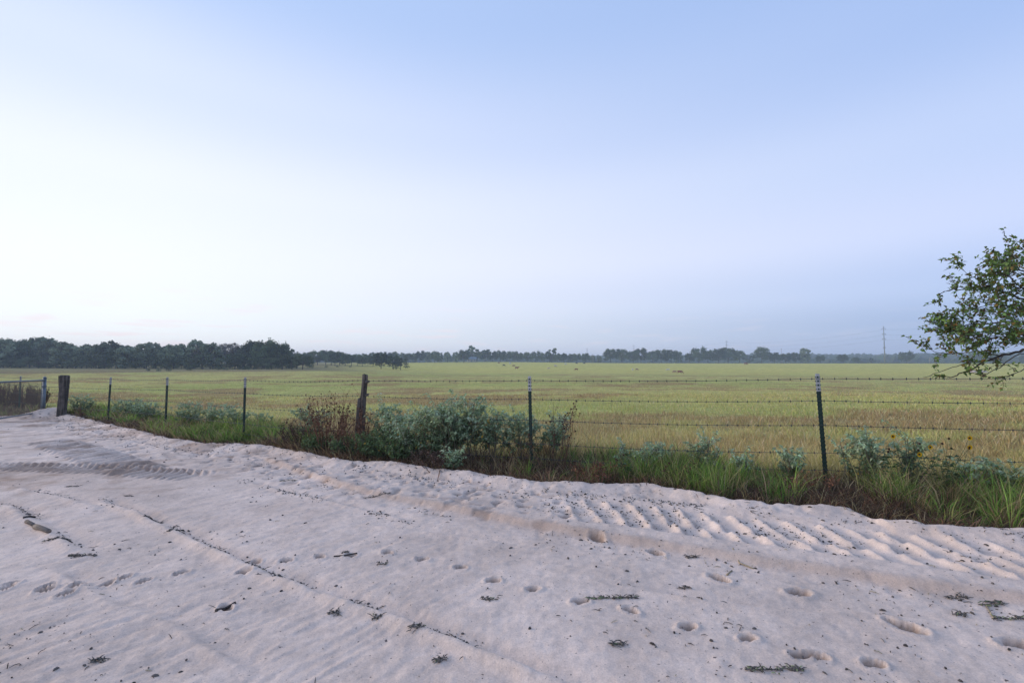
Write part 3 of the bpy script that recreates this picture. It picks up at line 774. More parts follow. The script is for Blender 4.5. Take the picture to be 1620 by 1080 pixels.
def sunflower(px, py, h, n, heads, label):
    x, y = G(px, py); z = ground_z(x, y); root = empty('wild_sunflower', (x, y, z)); tag(root, label, 'flower', 'wild sunflowers by the fence')
    sm = MB(); lf_p, lf_d = [], []
    for i in range(n):
        a = RNG.uniform(0, 6.28); top = np.array([math.cos(a) * .3, math.sin(a) * .15, h * RNG.uniform(.75, 1.05)])
        P = bent((0, 0, -.03), top, .02, 6, .02); sm.tube(P, np.linspace(.005, .002, 6), 4, (.09, .11, .045))
        for t in RNG.uniform(.2, .8, 9):
            lf_p.append([np.interp(t, np.linspace(0, 1, 6), P[:, c]) for c in range(3)]); b_ = RNG.uniform(0, 6.28); lf_d.append([math.cos(b_), math.sin(b_), .1])
        f = MB()
        if i < heads:
            for k in range(12):
                t = k / 12 * 6.283; d = np.array([math.cos(t), -.35, math.sin(t) * .9]); s_ = np.array([-math.sin(t), 0, math.cos(t)]) * .008
                c0 = P[-1]; f.add([c0 + d * .008, c0 + d * .022 + s_, c0 + d * .034, c0 + d * .022 - s_], [(0, 1, 2), (0, 2, 3)], (.75, .42, .01))
            f.tube([P[-1] + (0, -.004, 0), P[-1] + (0, -.014, 0)], [.012, .009], 8, (.07, .035, .015)); f.build('flower_head', M_stem, root)
        else:
            f.tube([P[-1] + (0, 0, -.012), P[-1], P[-1] + (0, 0, .012)], [.006, .014, .006], 7, (.05, .03, .02)); f.build('seed_head', M_stem, root)
    lf_p, lf_d = np.array(lf_p), unit(np.array(lf_d)); k = len(lf_p)
    V, F = leaf_quads(lf_p, lf_d, unit(np.array([0, 0, 1.]) + RNG.normal(0, .3, (k, 3))), .08, .05)
    sm.build('stem', M_stem, root); mk('foliage', V, F, M_leaf, root, False, np.repeat(vary(np.array([[.06, .10, .035]]), k), 5, 0))
sunflower(1416, 778, .66, 4, 1, 'wild sunflower with one yellow bloom among silver leaves')
sunflower(1492, 782, .68, 9, 4, 'bushy wild sunflower with several yellow blooms beyond the fence')
sunflower(1010, 760, .42, 3, 0, 'gone-over wild sunflower with only dark heads')

# fallen log in the pasture
lx, ly = G(412, 680)
b = MB(); b.tube([(-.75, .1, .07), (-.3, .03, .08), (.2, 0, .075), (.7, -.05, .06)], [.05, .075, .07, .045], 9, (1.1, 1.1, 1.1))
b.tube([(.1, 0, .1), (.22, .1, .2), (.27, .16, .26)], [.03, .022, .012], 6, (1, 1, 1))
tag(b.build('fallen_log', M_wood, None, True, (lx, ly, ground_z(lx, ly) - .01)), 'grey fallen log lying in the pasture behind a steel post', 'log')

# ------------------------------------------------------------------ litter on the sand
def stick(pxs, r, label, name='stick', colr=(1, 1, 1), mat=M_wood):
    P = [G(*p) for p in pxs]; P = [(x, y, ground_z(x, y) + r * .75) for x, y in P]
    P = np.array(P); c = P.mean(0).copy(); c[2] -= r
    b = MB(); b.tube(P - c, np.linspace(r, r * .8, len(P)) * RNG.uniform(.9, 1.1, len(P)), 9, colr)
    return tag(b.build(name, mat, None, True, tuple(c)), label, 'stick', 'sticks lying on the sand')
stick([(42, 828), (55, 836)], .019, 'short grey cut stick half buried in the sand', colr=(.9, .87, .85))
stick([(56, 838), (66, 843), (77, 849)], .024, 'thick pale broken stick with a hollow end on the sand', colr=(1.25, 1.2, 1.15))
stick([(36, 823), (47, 821), (56, 819)], .012, 'thin dark stick beside the short cut stick', colr=(.4, .4, .4))
stick([(342, 968), (356, 958), (373, 954)], .011, 'dark twig lying across a print in the sand', colr=(.5, .5, .5))
stick([(528, 880), (545, 879), (565, 876)], .006, 'thin dark twig lying by the hoof prints', colr=(.4, .4, .4))
stick([(1150, 908), (1158, 902)], .007, 'pale straw stub sticking out of a boot print', colr=(2.4, 2.2, 1.6))
stick([(1160, 876), (1170, 890), (1192, 898)], .006, 'pale bent straw lying below the ledge of sand', colr=(2.4, 2.2, 1.6))
stick([(1402, 752 + 72), (1416, 840)], .007, 'pale straw lying across the end of the tyre track', colr=(2.2, 2, 1.4))
stick([(696, 752), (692, 764)], .006, 'reddish twig standing at the sand edge', colr=(1.2, .7, .5))
stick([(1560, 956), (1572, 978)], .005, 'thin pale straw near the leafy scraps on the sand', colr=(2.4, 2.2, 1.6))

def clump(px, py, wpx, n, label, col=(.13, .115, .098), green=0):
    x, y = G(px, py); z = ground_z(x, y); w = wpx / FPX * y / 2
    b = MB(); n = int(n * .45)
    rx_ = np.linspace(-w, w, 7); b.tube([(q, .006 * math.sin(k * 2.), ground_z(x + q, y) - z + .003) for k, q in enumerate(rx_)], .0026, 4, np.array(col))
    for i in range(n):
        p = np.array([RNG.uniform(-w, w) * .95, RNG.normal(0, .012), RNG.uniform(0, .006)]); a = RNG.uniform(0, 6.28); L = RNG.uniform(.012, .05)
        up = RNG.uniform(0, .6) ** 2; p1 = p + np.array([math.cos(a) * L, math.sin(a) * L * .6, up * L])
        p[2] += ground_z(x + p[0], y + p[1]) - z; p1[2] += ground_z(x + p1[0], y + p1[1]) - z
        c = np.array(col) * RNG.uniform(.5, 1.7) if RNG.random() > green else np.array([.20, .24, .12]) * RNG.uniform(.7, 1.3)
        b.tube([p, (p + p1) / 2 + (0, 0, .004), p1], [.0022, .003, .001], 4, c, cap=False)
        if i % 3 == 0:
            r_ = RNG.uniform(.004, .009); b.tube([p + (0, 0, -.002), p + (0, 0, r_)], [r_, r_ * .6], 5, np.array(col) * RNG.uniform(.6, 1.4))
    tag(b.build('dead_plant_clump', M_litter, None, False, (x, y, z + .002)), label, 'litter', 'scraps of dead plants on the sand')
for (px, py, w, n, lab) in [(243, 822, 30, 80, 'dark ragged scrap of dead plant at the head of the wheel rut'), (268, 843, 10, 30, 'small dark scrap just past the head of the wheel rut'),
        (968, 947, 80, 110, 'long scrap of uprooted grass with pale roots'), (1083, 929, 16, 35, 'small dark root scrap next to the long uprooted grass'), (1225, 1058, 90, 120, 'wide tangle of dead grass by the small hoof prints'),
        (1568, 955, 40, 80, 'leafy dead scraps strewn along the ledge'), (1600, 978, 60, 80, 'second band of leafy dead scraps below the ledge'), (1515, 945, 30, 40, 'narrow leafy scrap lying below the ledge'), (1518, 972, 22, 30, 'tiny leafy scrap on open sand below the ledge'),
        (527, 970, 20, 40, 'dark tuft beside the wheel rut with a pale straw'), (596, 981, 16, 30, 'little tuft lying right on the wheel rut'), (695, 1044, 24, 40, 'dead star-shaped tuft below the wheel rut'), (660, 1000, 24, 40, 'dark scrap in the wheel rut'),
        (775, 948, 26, 40, 'spidery dead root on open sand'), (157, 1046, 22, 40, 'dark upright tuft on smooth sand'), (977, 1020, 22, 40, 'dark tuft amid fine pebbles'), (130, 881, 44, 80, 'dark trail of bark scraps at the end of a rut'),
        (92, 858, 44, 80, 'bark scraps trailing from the broken stick'), (598, 785, 40, 60, 'scraps caught below the start of the ledge'), (545, 875, 10, 20, 'small scrap by a hoof print'), (604, 893, 14, 30, 'dark twiggy scrap under a pale weed'),
        (1095, 880, 22, 40, 'dark leafy scrap just below the ledge'), (455, 760, 24, 50, 'green-grey scrap near the trampled prints'), (115, 770, 20, 30, 'thin scrap on the sand by the far rut'), (205, 785, 14, 20, 'small dark pellet scrap in the middle of the sand')]:
    clump(px, py, w, n, lab, green=.35 if px in (968, 1568, 1600, 1225, 455) else .05)

def litter(n):
    """twigs, droppings and leaf bits too many to count"""
    x, y = [], []
    yy = 1.6 * (16 / 1.6) ** RNG.random(n * 2); xx = RNG.uniform(-1.3, 1.3, n * 2) * yy
    k = is_sand(xx, yy) & (RNG.random(n * 2) < .08 + .92 * sstep(.5, .68, fbm(xx / .6, yy / .6, 2, 61))); x.append(xx[k]); y.append(yy[k])
    for P, m, off, sp in ((RUT, 900, .07, .03), (RUT2, 160, .08, .05), (RUT3, 300, .08, .04), (LEDGE, 500, -.15, .07), (TRACK_R, 1100, .0, .24), (TRACK_R, 700, .5, .05), (LINES[5], 300, 0, .1), (LINES[7], 300, 0, .2), (LINES[4], 300, 0, .05)):
        seg = np.linalg.norm(np.diff(P, axis=0), axis=1); cs = np.concatenate([[0], np.cumsum(seg)]); s = RNG.uniform(0, cs[-1], m)
        s = s[fbm(s / .35, s * 0, 2, m) > .45]
        i = np.clip(np.searchsorted(cs, s) - 1, 0, len(seg) - 1); u = (P[i + 1] - P[i]) / seg[i][:, None]; q = P[i] + u * (s - cs[i])[:, None]
        o = RNG.normal(off, sp, len(s)); x.append(q[:, 0] - u[:, 1] * o); y.append(q[:, 1] + u[:, 0] * o)
    xe = RNG.uniform(-17, 5, 1500); x.append(xe); y.append(edge_y(xe) - np.abs(RNG.normal(.1, .5, 1500)))
    x, y = np.concatenate(x), np.concatenate(y); k = (y > 1.2) & is_sand(x, y); x, y = x[k], y[k]; m = len(x); z = ground_z(x, y)
    b = MB(); tp = RNG.random(m)
    for i in range(m):
        p = np.array([x[i], y[i], z[i] + .002]); a = RNG.uniform(0, 6.28)
        c = np.array([.10, .088, .078]) * RNG.uniform(.5, 1.8)
        if tp[i] < .68:
            r = (.0014 + .006 * RNG.random() ** 2.5) * (1 + y[i] / 12); e1 = np.array([math.cos(a), math.sin(a), 0]) * r * RNG.uniform(.4, 2.2); b.tube([p - e1 - (0, 0, .001), p - e1 * .3 + (0, 0, r * .3), p + e1 * .5 + (0, 0, r * .35), p + e1], [r * .4, r * .9, r * .7, r * .2], 5, c)
        else:
            L = .008 + .045 * RNG.random() ** 2.5 * (1 + y[i] / 14); d = np.array([math.cos(a), math.sin(a), RNG.uniform(0, .2)]) * L
            if tp[i] > .93: c = np.array([.42, .36, .24]) * RNG.uniform(.7, 1.2)
            b.tube([p, p + d * .5 + (0, 0, .004), p + d], [.0018, .0026, .001], 4, c)
    tag(b.build('twig_litter', M_litter), 'dark specks, twigs and leaf bits strewn over the sand', 'litter', kind='stuff')
litter(2400)

# ------------------------------------------------------------------ tree whose branches reach in on the right
def near_tree():
    bx, by = 8.9, 6.3; z0 = float(base_h(bx, by))
    root = empty('elm_tree', (bx, by, z0)); tag(root, 'small-leaved thorny tree reaching low twiggy branches over the fence', 'tree')
    tr, br = MB(), MB(); o = np.array([bx, by, z0]); twigs = []
    fork = np.array([bx - .15, by, z0 + 1.55])
    tr.tube(np.array([(bx, by, z0 - .3), (bx + .05, by, z0 + .5), (bx - .05, by + .03, z0 + 1.1), fork]) - o, [.17, .14, .12, .10], 12)
    def limb(pts, r0, r1, sub=True, step=.11, sl=(.13, .34)):
        P = np.array(pts, float)
        t = np.arange(len(P)); tt = np.linspace(0, len(P) - 1, 5 * (len(P) - 1) + 1); Q = np.stack([np.interp(tt, t, P[:, c]) for c in range(3)], 1)
        for _ in range(4): Q[1:-1] = (Q[:-2] + 2 * Q[1:-1] + Q[2:]) / 4
        Q[1:-1] += RNG.normal(0, .008, (len(Q) - 2, 3))
        br.tube(Q - o, np.linspace(r0 * .62, r1, len(Q)), 6, (1, 1, 1))
        L = np.linalg.norm(np.diff(Q, axis=0), axis=1).sum()
        if sub:
            for k in range(int(L / step / 1.25)):
                i = RNG.uniform(len(Q) * .22, len(Q) - 1); p = np.array([np.interp(i, np.arange(len(Q)), Q[:, c]) for c in range(3)])
                d = unit(Q[min(int(i) + 1, len(Q) - 1)] - Q[max(int(i) - 1, 0)]); d = unit(d * .7 + RNG.normal(0, .55, 3) + np.array([0, 0, .22])); ln = RNG.uniform(*sl)
                q = bent(p, p + d * ln, -.01, 5, .014); br.tube(q - o, np.linspace(.0055, .0022, 5), 4, cap=False); twigs.append(q)
                for _ in range(int(RNG.integers(2, 5))):
                    j = RNG.uniform(1, 4); p2 = np.array([np.interp(j, np.arange(5), q[:, c]) for c in range(3)]); d2 = unit(d * .6 + RNG.normal(0, .6, 3)); q2 = bent(p2, p2 + d2 * RNG.uniform(.07, .2), 0, 4, .006)
                    br.tube(q2 - o, np.linspace(.003, .0015, 4), 3, cap=False); twigs.append(q2)
        return Q
    A = lambda px, py, d=6.2: tuple(at(px, py, d))
    limb([fork, A(1640, 548), A(1605, 558), A(1582, 564), A(1552, 574), A(1530, 588), A(1502, 597)], .035, .006, step=.40, sl=(.08, .2))
    limb([A(1600, 558, 6.2), A(1570, 572, 6.1), A(1535, 572, 6.0), A(1500, 584, 5.95), A(1461, 597, 5.9)], .012, .003, step=.5, sl=(.06, .16))
    limb([A(1660, 552, 6.1), A(1610, 560, 6.0), A(1580, 582, 5.9), A(1556, 592, 5.9), A(1534, 590, 5.9)], .012, .003, step=.6, sl=(.05, .12))
    limb([A(1700, 560, 6.1), A(1650, 570), A(1615, 587), A(1592, 597)], .012, .004, step=.3, sl=(.1, .2))
    limb([A(1582, 563), A(1548, 556), A(1520, 543), A(1508, 526), A(1492, 508)], .013, .003, step=.085)
    limb([A(1548, 556), A(1510, 560), A(1475, 556), A(1464, 545)], .008, .002, step=.16, sl=(.1, .22))
    limb([fork, A(1650, 520), A(1600, 508), A(1555, 512), A(1525, 515), A(1494, 519)], .03, .003, step=.075)
    limb([fork, A(1660, 490), A(1610, 470), A(1570, 455), A(1532, 456), A(1492, 461)], .03, .003, step=.10, sl=(.12, .32))
    limb([A(1570, 455), A(1540, 440), A(1522, 425)], .008, .002, step=.1, sl=(.1, .22))
    limb([fork, A(1670, 450, 6.4), A(1630, 430, 6.3), A(1592, 425, 6.2), A(1582, 415, 6.2)], .03, .003, step=.075)
    limb([fork, A(1690, 430, 6.3), A(1655, 410, 6.3), A(1616, 392, 6.3)], .03, .003, step=.085, sl=(.15, .35))
    limb([fork, A(1680, 500, 6.7), A(1620, 490, 6.8), A(1570, 480, 6.9), A(1530, 490, 6.9)], .025, .003, step=.07)
    limb([fork, A(1680, 530, 6.0), A(1610, 530, 5.8), A(1560, 535, 5.7), A(1525, 530, 5.7)], .02, .003, step=.075)
    limb([A(1640, 470, 6.2), A(1600, 440, 5.9), A(1575, 430, 5.8)], .015, .003, step=.07)
    for k in range(9):       # the rest of the crown, out of frame
        a = RNG.uniform(-1.1, 1.1); L = RNG.uniform(1.2, 2.3); e = RNG.uniform(.1, 1.1)
        d = np.array([math.cos(a) * math.cos(e), math.sin(a) * math.cos(e), math.sin(e)])
        limb([fork, fork + d * L * .4 + (0, 0, .2), fork + d * L * .75 + (0, 0, .2), fork + d * L], .04, .004, step=.16, sl=(.3, .6))
    P, D = [], []
    for q in twigs:
        seg = np.linalg.norm(np.diff(q, axis=0), axis=1).sum(); m = max(5, int(seg * 42)); i = RNG.uniform(.6, len(q) - 1, m)
        pos = np.stack([np.interp(i, np.arange(len(q)), q[:, c]) for c in range(3)], 1); dd = unit(q[-1] - q[0])
        P.append(pos); D.append(unit(dd * .5 + RNG.normal(0, .7, (m, 3))))
    P, D = np.vstack(P) - o, np.vstack(D); n = len(P)
    N = unit(RNG.normal(0, .5, (n, 3)) + np.array([0, 0, .8]))
    V, F = leaf_quads(P, D, N, RNG.uniform(.038, .070, n), RNG.uniform(.025, .042, n))
    C = vary(np.array([[.145, .225, .06]]), n, .45); f = RNG.random(n)
    C[f < .13] = vary(np.array([[.20, .135, .03]]), (f < .13).sum()); C[(f > .13) & (f < .24)] = vary(np.array([[.11, .085, .04]]), ((f > .13) & (f < .24)).sum())
    tr.build('trunk', M_bark, root, True); br.build('branch', M_bark, root, False)
    mk('crown', V, F, M_leaf, root, False, np.repeat(C, 5, 0))
near_tree()

# ------------------------------------------------------------------ far trees
def far_tree(seed, kind):
    """unit-height tree: returns trunk mesh, crown mesh. kinds: oak, tall, bare, bush, pine"""
    rg = np.random.default_rng(seed); tr = MB()
    wid = dict(oak=.78, tall=.52, bare=.5, bush=.75, round=.50)[kind]
    low = dict(oak=.10, tall=.0, bare=.25, bush=.0, round=.12)[kind]
    nl = dict(oak=20, tall=28, bare=22, bush=12, round=10)[kind]
    lean = rg.normal(0, .03, 2)
    top = np.array([lean[0], lean[1], .55])
    tr.tube([(0, 0, -.06), (lean[0] * .3, 0, .15), (lean[0] * .7, lean[1] * .5, .34), top], [.032, .024, .019, .010], 7)
    cl = []
    for i in range(nl):
        a = i * 2.399 + rg.normal(0, .3); u = (i + .5) / nl
        zc = low + (1 - low) * ((.07 if kind in ('tall', 'bush', 'bare') else .16) + (.85 if kind in ('tall', 'bush', 'bare') else .76) * u ** .75); rad = wid * (.95 * math.sqrt(max(1 - ((zc - (low + .38 * (1 - low))) / (.66 * (1 - low))) ** 2, .06)) if kind != 'round' else math.sqrt(max(.04, 1 - ((zc - .56) / .5) ** 2))) * rg.uniform(.55, .86)
        c = np.array([math.cos(a) * rad * .78, math.sin(a) * rad * .78, zc + rg.normal(0, .025)]); r_ = wid * rg.uniform(.20, .38) * (1 - .3 * u)
        cl.append((c, r_))
        P = np.array([top * rg.uniform(.35, .95), c * .5 + top * .5 * rg.uniform(.6, 1), c]); tr.tube(P, [.013, .008, .004], 5, cap=False)
        if kind == 'bare':
            for _ in range(16):
                d = unit(rg.normal(0, 1, 3) + np.array([0, 0, .7])); tr.tube([c - d * .02, c + d * r_ * .6 + rg.normal(0, .02, 3), c + d * r_ * 1.2], [.0045, .003, .0015], 3, cap=False)
    nf = dict(oak=165, tall=100, bare=42, bush=120, round=190)[kind]
    P, C, SZ = [], [], []
    for (c, r_) in cl:
        d = unit(rg.normal(0, 1, (nf, 3))); d[:, 2] = np.where(d[:, 2] < 0, d[:, 2] * .55, d[:, 2]); q = rg.random(nf) ** .4
        lump = .75 + .5 * vnoise(d[:, 0] * 3 + c[0] * 9, d[:, 2] * 3 + d[:, 1] * 2, seed)
        out = np.where(rg.random(nf) < .2, rg.uniform(1.0, 1.45, nf), 1.0)
        P.append(c + d * (q * lump * out)[:, None] * r_ * np.array([1, 1, .78])); C.append(np.full(nf, rg.uniform(.7, 1.3))); SZ.append(np.full(nf, r_))
    P, C = np.vstack(P), np.concatenate(C); n = len(P)
    u = unit(rg.normal(0, 1, (n, 3))); v = unit(np.cross(u, rg.normal(0, 1, (n, 3)))); s_ = rg.uniform(.016, .036, n)[:, None] * (1.25 if kind != 'bare' else .7)
    V = np.stack([P - u * s_, P + v * s_ * .75, P + u * s_ * 1.1, P - v * s_ * .65], 1).reshape(-1, 3)
    F = np.arange(n * 4).reshape(-1, 4)
    base = dict(oak=(.062, .085, .040), tall=(.15, .18, .115), bare=(.18, .165, .145), bush=(.085, .108, .058), round=(.055, .085, .040))[kind]
    col = np.repeat(np.array([base]) * (C * rg.uniform(.75, 1.3, n))[:, None], 4, 0)
    return tr.data('trunk', M_bark), mesh_data('crown', V, F, M_far, False, col)
KINDS = {k: [far_tree(100 + 10 * j + i, k) for i in range(c)] for j, (k, c) in enumerate([('oak', 5), ('tall', 6), ('bare', 3), ('bush', 4), ('round', 2)])}
tree_n = [0]
def put_tree(x, y, h, kind, label, group, wide=1.0, name=None, cat='tree', sink=0.0):
    tree_n[0] += 1; m = KINDS[kind][tree_n[0] * 7 % len(KINDS[kind])]
    o = empty(name or dict(oak='oak_tree', tall='woodland_tree', bare='leafless_tree', bush='bush', round='round_tree')[kind], (x, y, float(base_h(x, y)) - sink), RNG.uniform(0, 6.28))
    o.scale = (h * wide, h * wide, h); tag(o, label, cat, group)
    link('trunk', m[0], o); link('crown', m[1], o)
    return o
def place(px, top, d, kind, label, group, wide=1.0, **kw):
    v = ray(px, 574); x, y = v[0] / v[1] * d, d
    zt = at(px, top, d)[2]; h = max(zt - float(base_h(x, y)), 2)
    return put_tree(x, y, h, kind, label, group, wide, **kw)

# left wood: skyline taken along the photograph's left treeline
SKY_PX = [-160, -60, 0, 25, 60, 95, 130, 165, 205, 250, 265, 290, 315, 345, 375, 400, 430, 455, 470, 500]
SKY_Y = [536, 538, 538, 538, 534, 542, 541, 540, 543, 543, 542, 540, 538, 542, 540, 543, 543, 550, 557, 560]
p = -190
while p < 500:
    d = 152 + RNG.uniform(-4, 7) + max(0, (p - 330)) * .16
    yt = np.interp(p, SKY_PX, SKY_Y)
    bare_here = 300 < p < 405
    kd = 'bare' if bare_here and RNG.random() < .55 else ('oak' if RNG.random() < (.75 if p > 405 else .12) else 'tall')
    lab = {'bare': 'grey thin-leaved tree in the wood', 'oak': 'dark broad-crowned tree in the wood', 'tall': 'tall feathery green tree in the wood'}[kd]
    place(p, yt + RNG.uniform(-2, 12), d, kd, lab + ' at the pasture edge, front row', 'front trees of the near wood ' + kd, 1.0 if kd != 'oak' else .85)
    p += RNG.uniform(12, 19)
p = -200
while p < 470:
    d = 170 + RNG.uniform(-5, 12); yt = np.interp(p, SKY_PX, SKY_Y); kd = 'bare' if 300 < p < 400 and RNG.random() < .3 else 'tall'
    place(p, yt - RNG.uniform(-8, 0), d, kd, {'bare': 'grey thin-leaved tree rising behind the front row of the wood', 'tall': 'tall feathery tree showing behind the front row of the wood'}[kd], 'back trees of the near wood ' + kd)
    p += RNG.uniform(13, 19)
for (px, yt, kd) in ((62, 532.5, 'tall'), (72, 533.5, 'tall'), (308, 536, 'tall'), (418, 541, 'oak'), (440, 543, 'oak')):
    place(px, yt, 160, kd, 'tallest feathery tree of the near wood skyline' if kd == 'tall' else 'dark oak closing the near wood', 'skyline trees ' + kd, .8)
p = -190
while p < 480:
    x, y = G(p, 583 - max(0, p - 100) * .017); k = 148 / max(y, 60)
    put_tree(x * k, y * k, RNG.uniform(2.6, 5.0), 'bush', 'leafy undergrowth bush at the foot of the near wood', 'undergrowth of the near wood', 1.3, cat='bush', name='undergrowth_bush'); p += RNG.uniform(11, 18)
# second, farther wood and centre line
p = 468
while p < 600:
    place(p, np.interp(p, [468, 505, 520, 545, 560, 600], [558, 553, 554, 557, 559, 561]) + RNG.uniform(0, 3), 255 + RNG.uniform(-6, 10), 'tall' if RNG.random() < .5 else 'oak', 'hazy tree in the second wood behind the near wood', 'trees of the second wood', .95); p += RNG.uniform(8, 14)
for (px, t_) in ((530, 556), (546, 560)): place(px, t_, 235, 'oak', 'dark oak standing just before the second wood', 'oaks before the second wood', .8)
p = 555
while p < 735:
    place(p, np.interp(p, [555, 605, 640, 675, 695, 735], [559, 554.5, 557, 554, 556, 553]) + RNG.uniform(0, 3), 375 + RNG.uniform(-12, 20), 'oak' if RNG.random() < .5 else 'tall', 'hazy tree in the far treeline between small field oak and farmhouse', 'far treeline before the farmhouse', .9); p += RNG.uniform(8, 13)
p = 735
while p < 955:
    place(p, np.interp(p, [735, 790, 830, 860, 900, 925, 955], [555, 554, 557, 556, 558, 559, 560]) + RNG.uniform(0, 3), 405 + RNG.uniform(-12, 20), 'oak' if RNG.random() < .6 else 'tall', 'hazy tree in the far treeline beyond the cattle', 'far treeline beyond the cattle', .95); p += RNG.uniform(9, 14)
place(748, 547, 400, 'round', 'tall rounded tree rising above the farmhouse', 'single far trees', .85)
place(767, 552.5, 400, 'round', 'dark domed tree next to the farmhouse', 'single far trees', 1.15)
place(873, 551, 405, 'round', 'rounded dark tree topping the far treeline', 'single far trees', 1.0)
SINGLE = [(603, 559, 205, 'oak', 1.0, 'dark low oak standing alone in the pasture'), (622, 562, 205, 'oak', 1.0, 'lower dark oak joined to the lone field oak'), (634, 565, 204, 'bush', 1.1, 'dark bush at the skirt of the lone field oak'),
    (966, 552, 400, 'oak', .95, None), (984, 552.5, 398, 'oak', 1, None), (1002, 555, 402, 'oak', 1, None), (1014, 551.5, 405, 'oak', .95, None), (1032, 556, 398, 'oak', .9, None), (1046, 553, 400, 'oak', .95, None), (1062, 554, 402, 'oak', .95, None), (1074, 555, 404, 'tall', .8, None),
    (1091, 559, 395, 'oak', .9, None), (1106, 551, 392, 'oak', 1.0, None), (1120, 554, 395, 'oak', .9, None), (1137, 552, 392, 'oak', .9, None), (1152, 550.5, 392, 'oak', 1.0, None), (1170, 555, 394, 'oak', .95, None), (1186, 562, 398, 'bush', 1, None), (1205, 549.5, 390, 'oak', .85, None), (1225, 558, 392, 'oak', 1., None),
    (1243, 559, 392, 'oak', 1, None), (1258, 558, 390, 'oak', .9, None), (1274, 550, 388, 'tall', .85, None), (1298, 562, 380, 'oak', .95, 'small oak standing apart past the end of the oak row'),
    (1334, 561, 370, 'oak', 1, 'broad oak with a power pole rising behind it'), (1354, 565, 370, 'oak', 1, 'low oak beside the broad oak'), (1379, 566, 372, 'round', .85, 'small round oak before the steel power pole'), (1434, 557, 365, 'oak', 1.05, 'large spreading oak past the steel power pole'),
    (1545, 557, 360, 'oak', 1.1, 'large spreading oak seen through the near branches'), (1580, 560, 362, 'oak', 1.1, 'second spreading oak seen through the near branches'), (1625, 562, 365, 'oak', 1.1, 'far oak behind the thorny tree')]
for (px, t_, d, kd, w_, lab) in SINGLE:
    place(px, t_, d, kd, lab or {'oak': 'blue-grey live oak in the row along the pasture crest', 'tall': 'narrow airy tree in the oak row on the crest', 'bush': 'low bush filling a gap in the oak row'}[kd], 'single far trees' if lab else 'oak row on the crest ' + kd, w_)
# dark scrub in the pasture before the near wood
for (px, py) in [(234, 587), (251, 587.5), (267, 587), (299, 586), (346, 585), (356, 585.5), (380, 585), (388, 585), (393, 585), (403, 584.5), (424, 584), (494, 582), (516, 581.5), (534, 581), (554, 581)]:
    x, y = G(px, py); put_tree(x, y, RNG.uniform(.5, .9), 'bush', 'low dark scrub clump in the pasture before the near wood', 'scrub clumps in the pasture', 1.7, cat='bush', name='scrub_clump')

# wooded hills far behind
def far_woods():
    b = MB(); n = 4200
    d = RNG.uniform(640, 1500, n); a = RNG.uniform(-1.0, 1.0, n); x, y = np.sin(a) * d, np.cos(a) * d
    z = base_h(x, y); r = RNG.uniform(4, 8, n)
    th = np.linspace(0, 6.283, 6, endpoint=False)
    ring = lambda k, h_: np.stack([np.cos(th + h_) * k, np.sin(th + h_) * k, np.full(6, h_)], 1)
    tpl = np.vstack([ring(.8, 0), ring(1.0, .45), ring(.6, .85), [[0, 0, 1.05]]])
    F = [(a_ * 6 + j, a_ * 6 + (j + 1) % 6, (a_ + 1) * 6 + (j + 1) % 6) for a_ in range(2) for j in range(6)] + [(a_ * 6 + j, (a_ + 1) * 6 + (j + 1) % 6, (a_ + 1) * 6 + j) for a_ in range(2) for j in range(6)] + [(12 + j, 12 + (j + 1) % 6, 18) for j in range(6)]
    V = tpl[None] * (r[:, None, None] * RNG.uniform(.7, 1.25, (n, 19, 3))); V[:, :, 0] += x[:, None]; V[:, :, 1] += y[:, None]; V[:, :, 2] += z[:, None] - 1
    F = (np.arange(n)[:, None, None] * 19 + np.array(F)[None]).reshape(-1, 3)
    C = np.repeat(vary(np.array([[.045, .06, .032]]), n), 19, 0)
    tag(mk('far_woods', V.reshape(-1, 3), F, M_far, None, False, C), 'blue hazy wooded hills along the horizon', 'woods', kind='stuff')
far_woods()

# ------------------------------------------------------------------ power line
def power_pole(px, top, d, label, arms=4, r=.34):
    base = ray(px, 574); x, y = base[0] / base[1] * d, d; z = float(base_h(x, y)); h = at(px, top, d)[2] - z
    root = empty('power_pole', (x, y, z), R(14)); tag(root, label, 'power pole', 'steel poles of the power line')
    b = MB(); b.tube([(0, 0, -.5), (0, 0, h * .5), (0, 0, h)], [r, r * .8, r * .5], 10); b.build('pole_shaft', M_steel, root, True)
    for k in range(arms):
        za = h * (.94, .80, .67, .44)[k]; L = (1.5, 1.5, 1.5, .9)[k]
        c = MB(); c.box((-L, -.09, za - .09), (L, .09, za + .09)); ar = c.build('cross_arm', M_steel, root)
        for s in (-1, 1):
            i = MB(); i.tube([(s * L * .95, 0, za - .09), (s * L * .95, 0, za - .45), (s * L * .95, 0, za - .8)], [.08, .16, .08], 6); i.build('insulator', M_steel, ar)
    return np.array([x, y, z]), h
PP = [power_pole(1400, 516, 300, 'tall steel power pole rising from the pasture crest'), power_pole(1150, 538, 490, 'hazy power pole above the middle of the oak row'),
      power_pole(1003, 545, 610, 'faint power pole above the first oaks of the row beyond the cattle'), power_pole(929, 550, 730, 'faintest power pole at the end of the line')]
PP.insert(0, (np.array([262., 40., -1.]), 25.0))
wn_ = 0
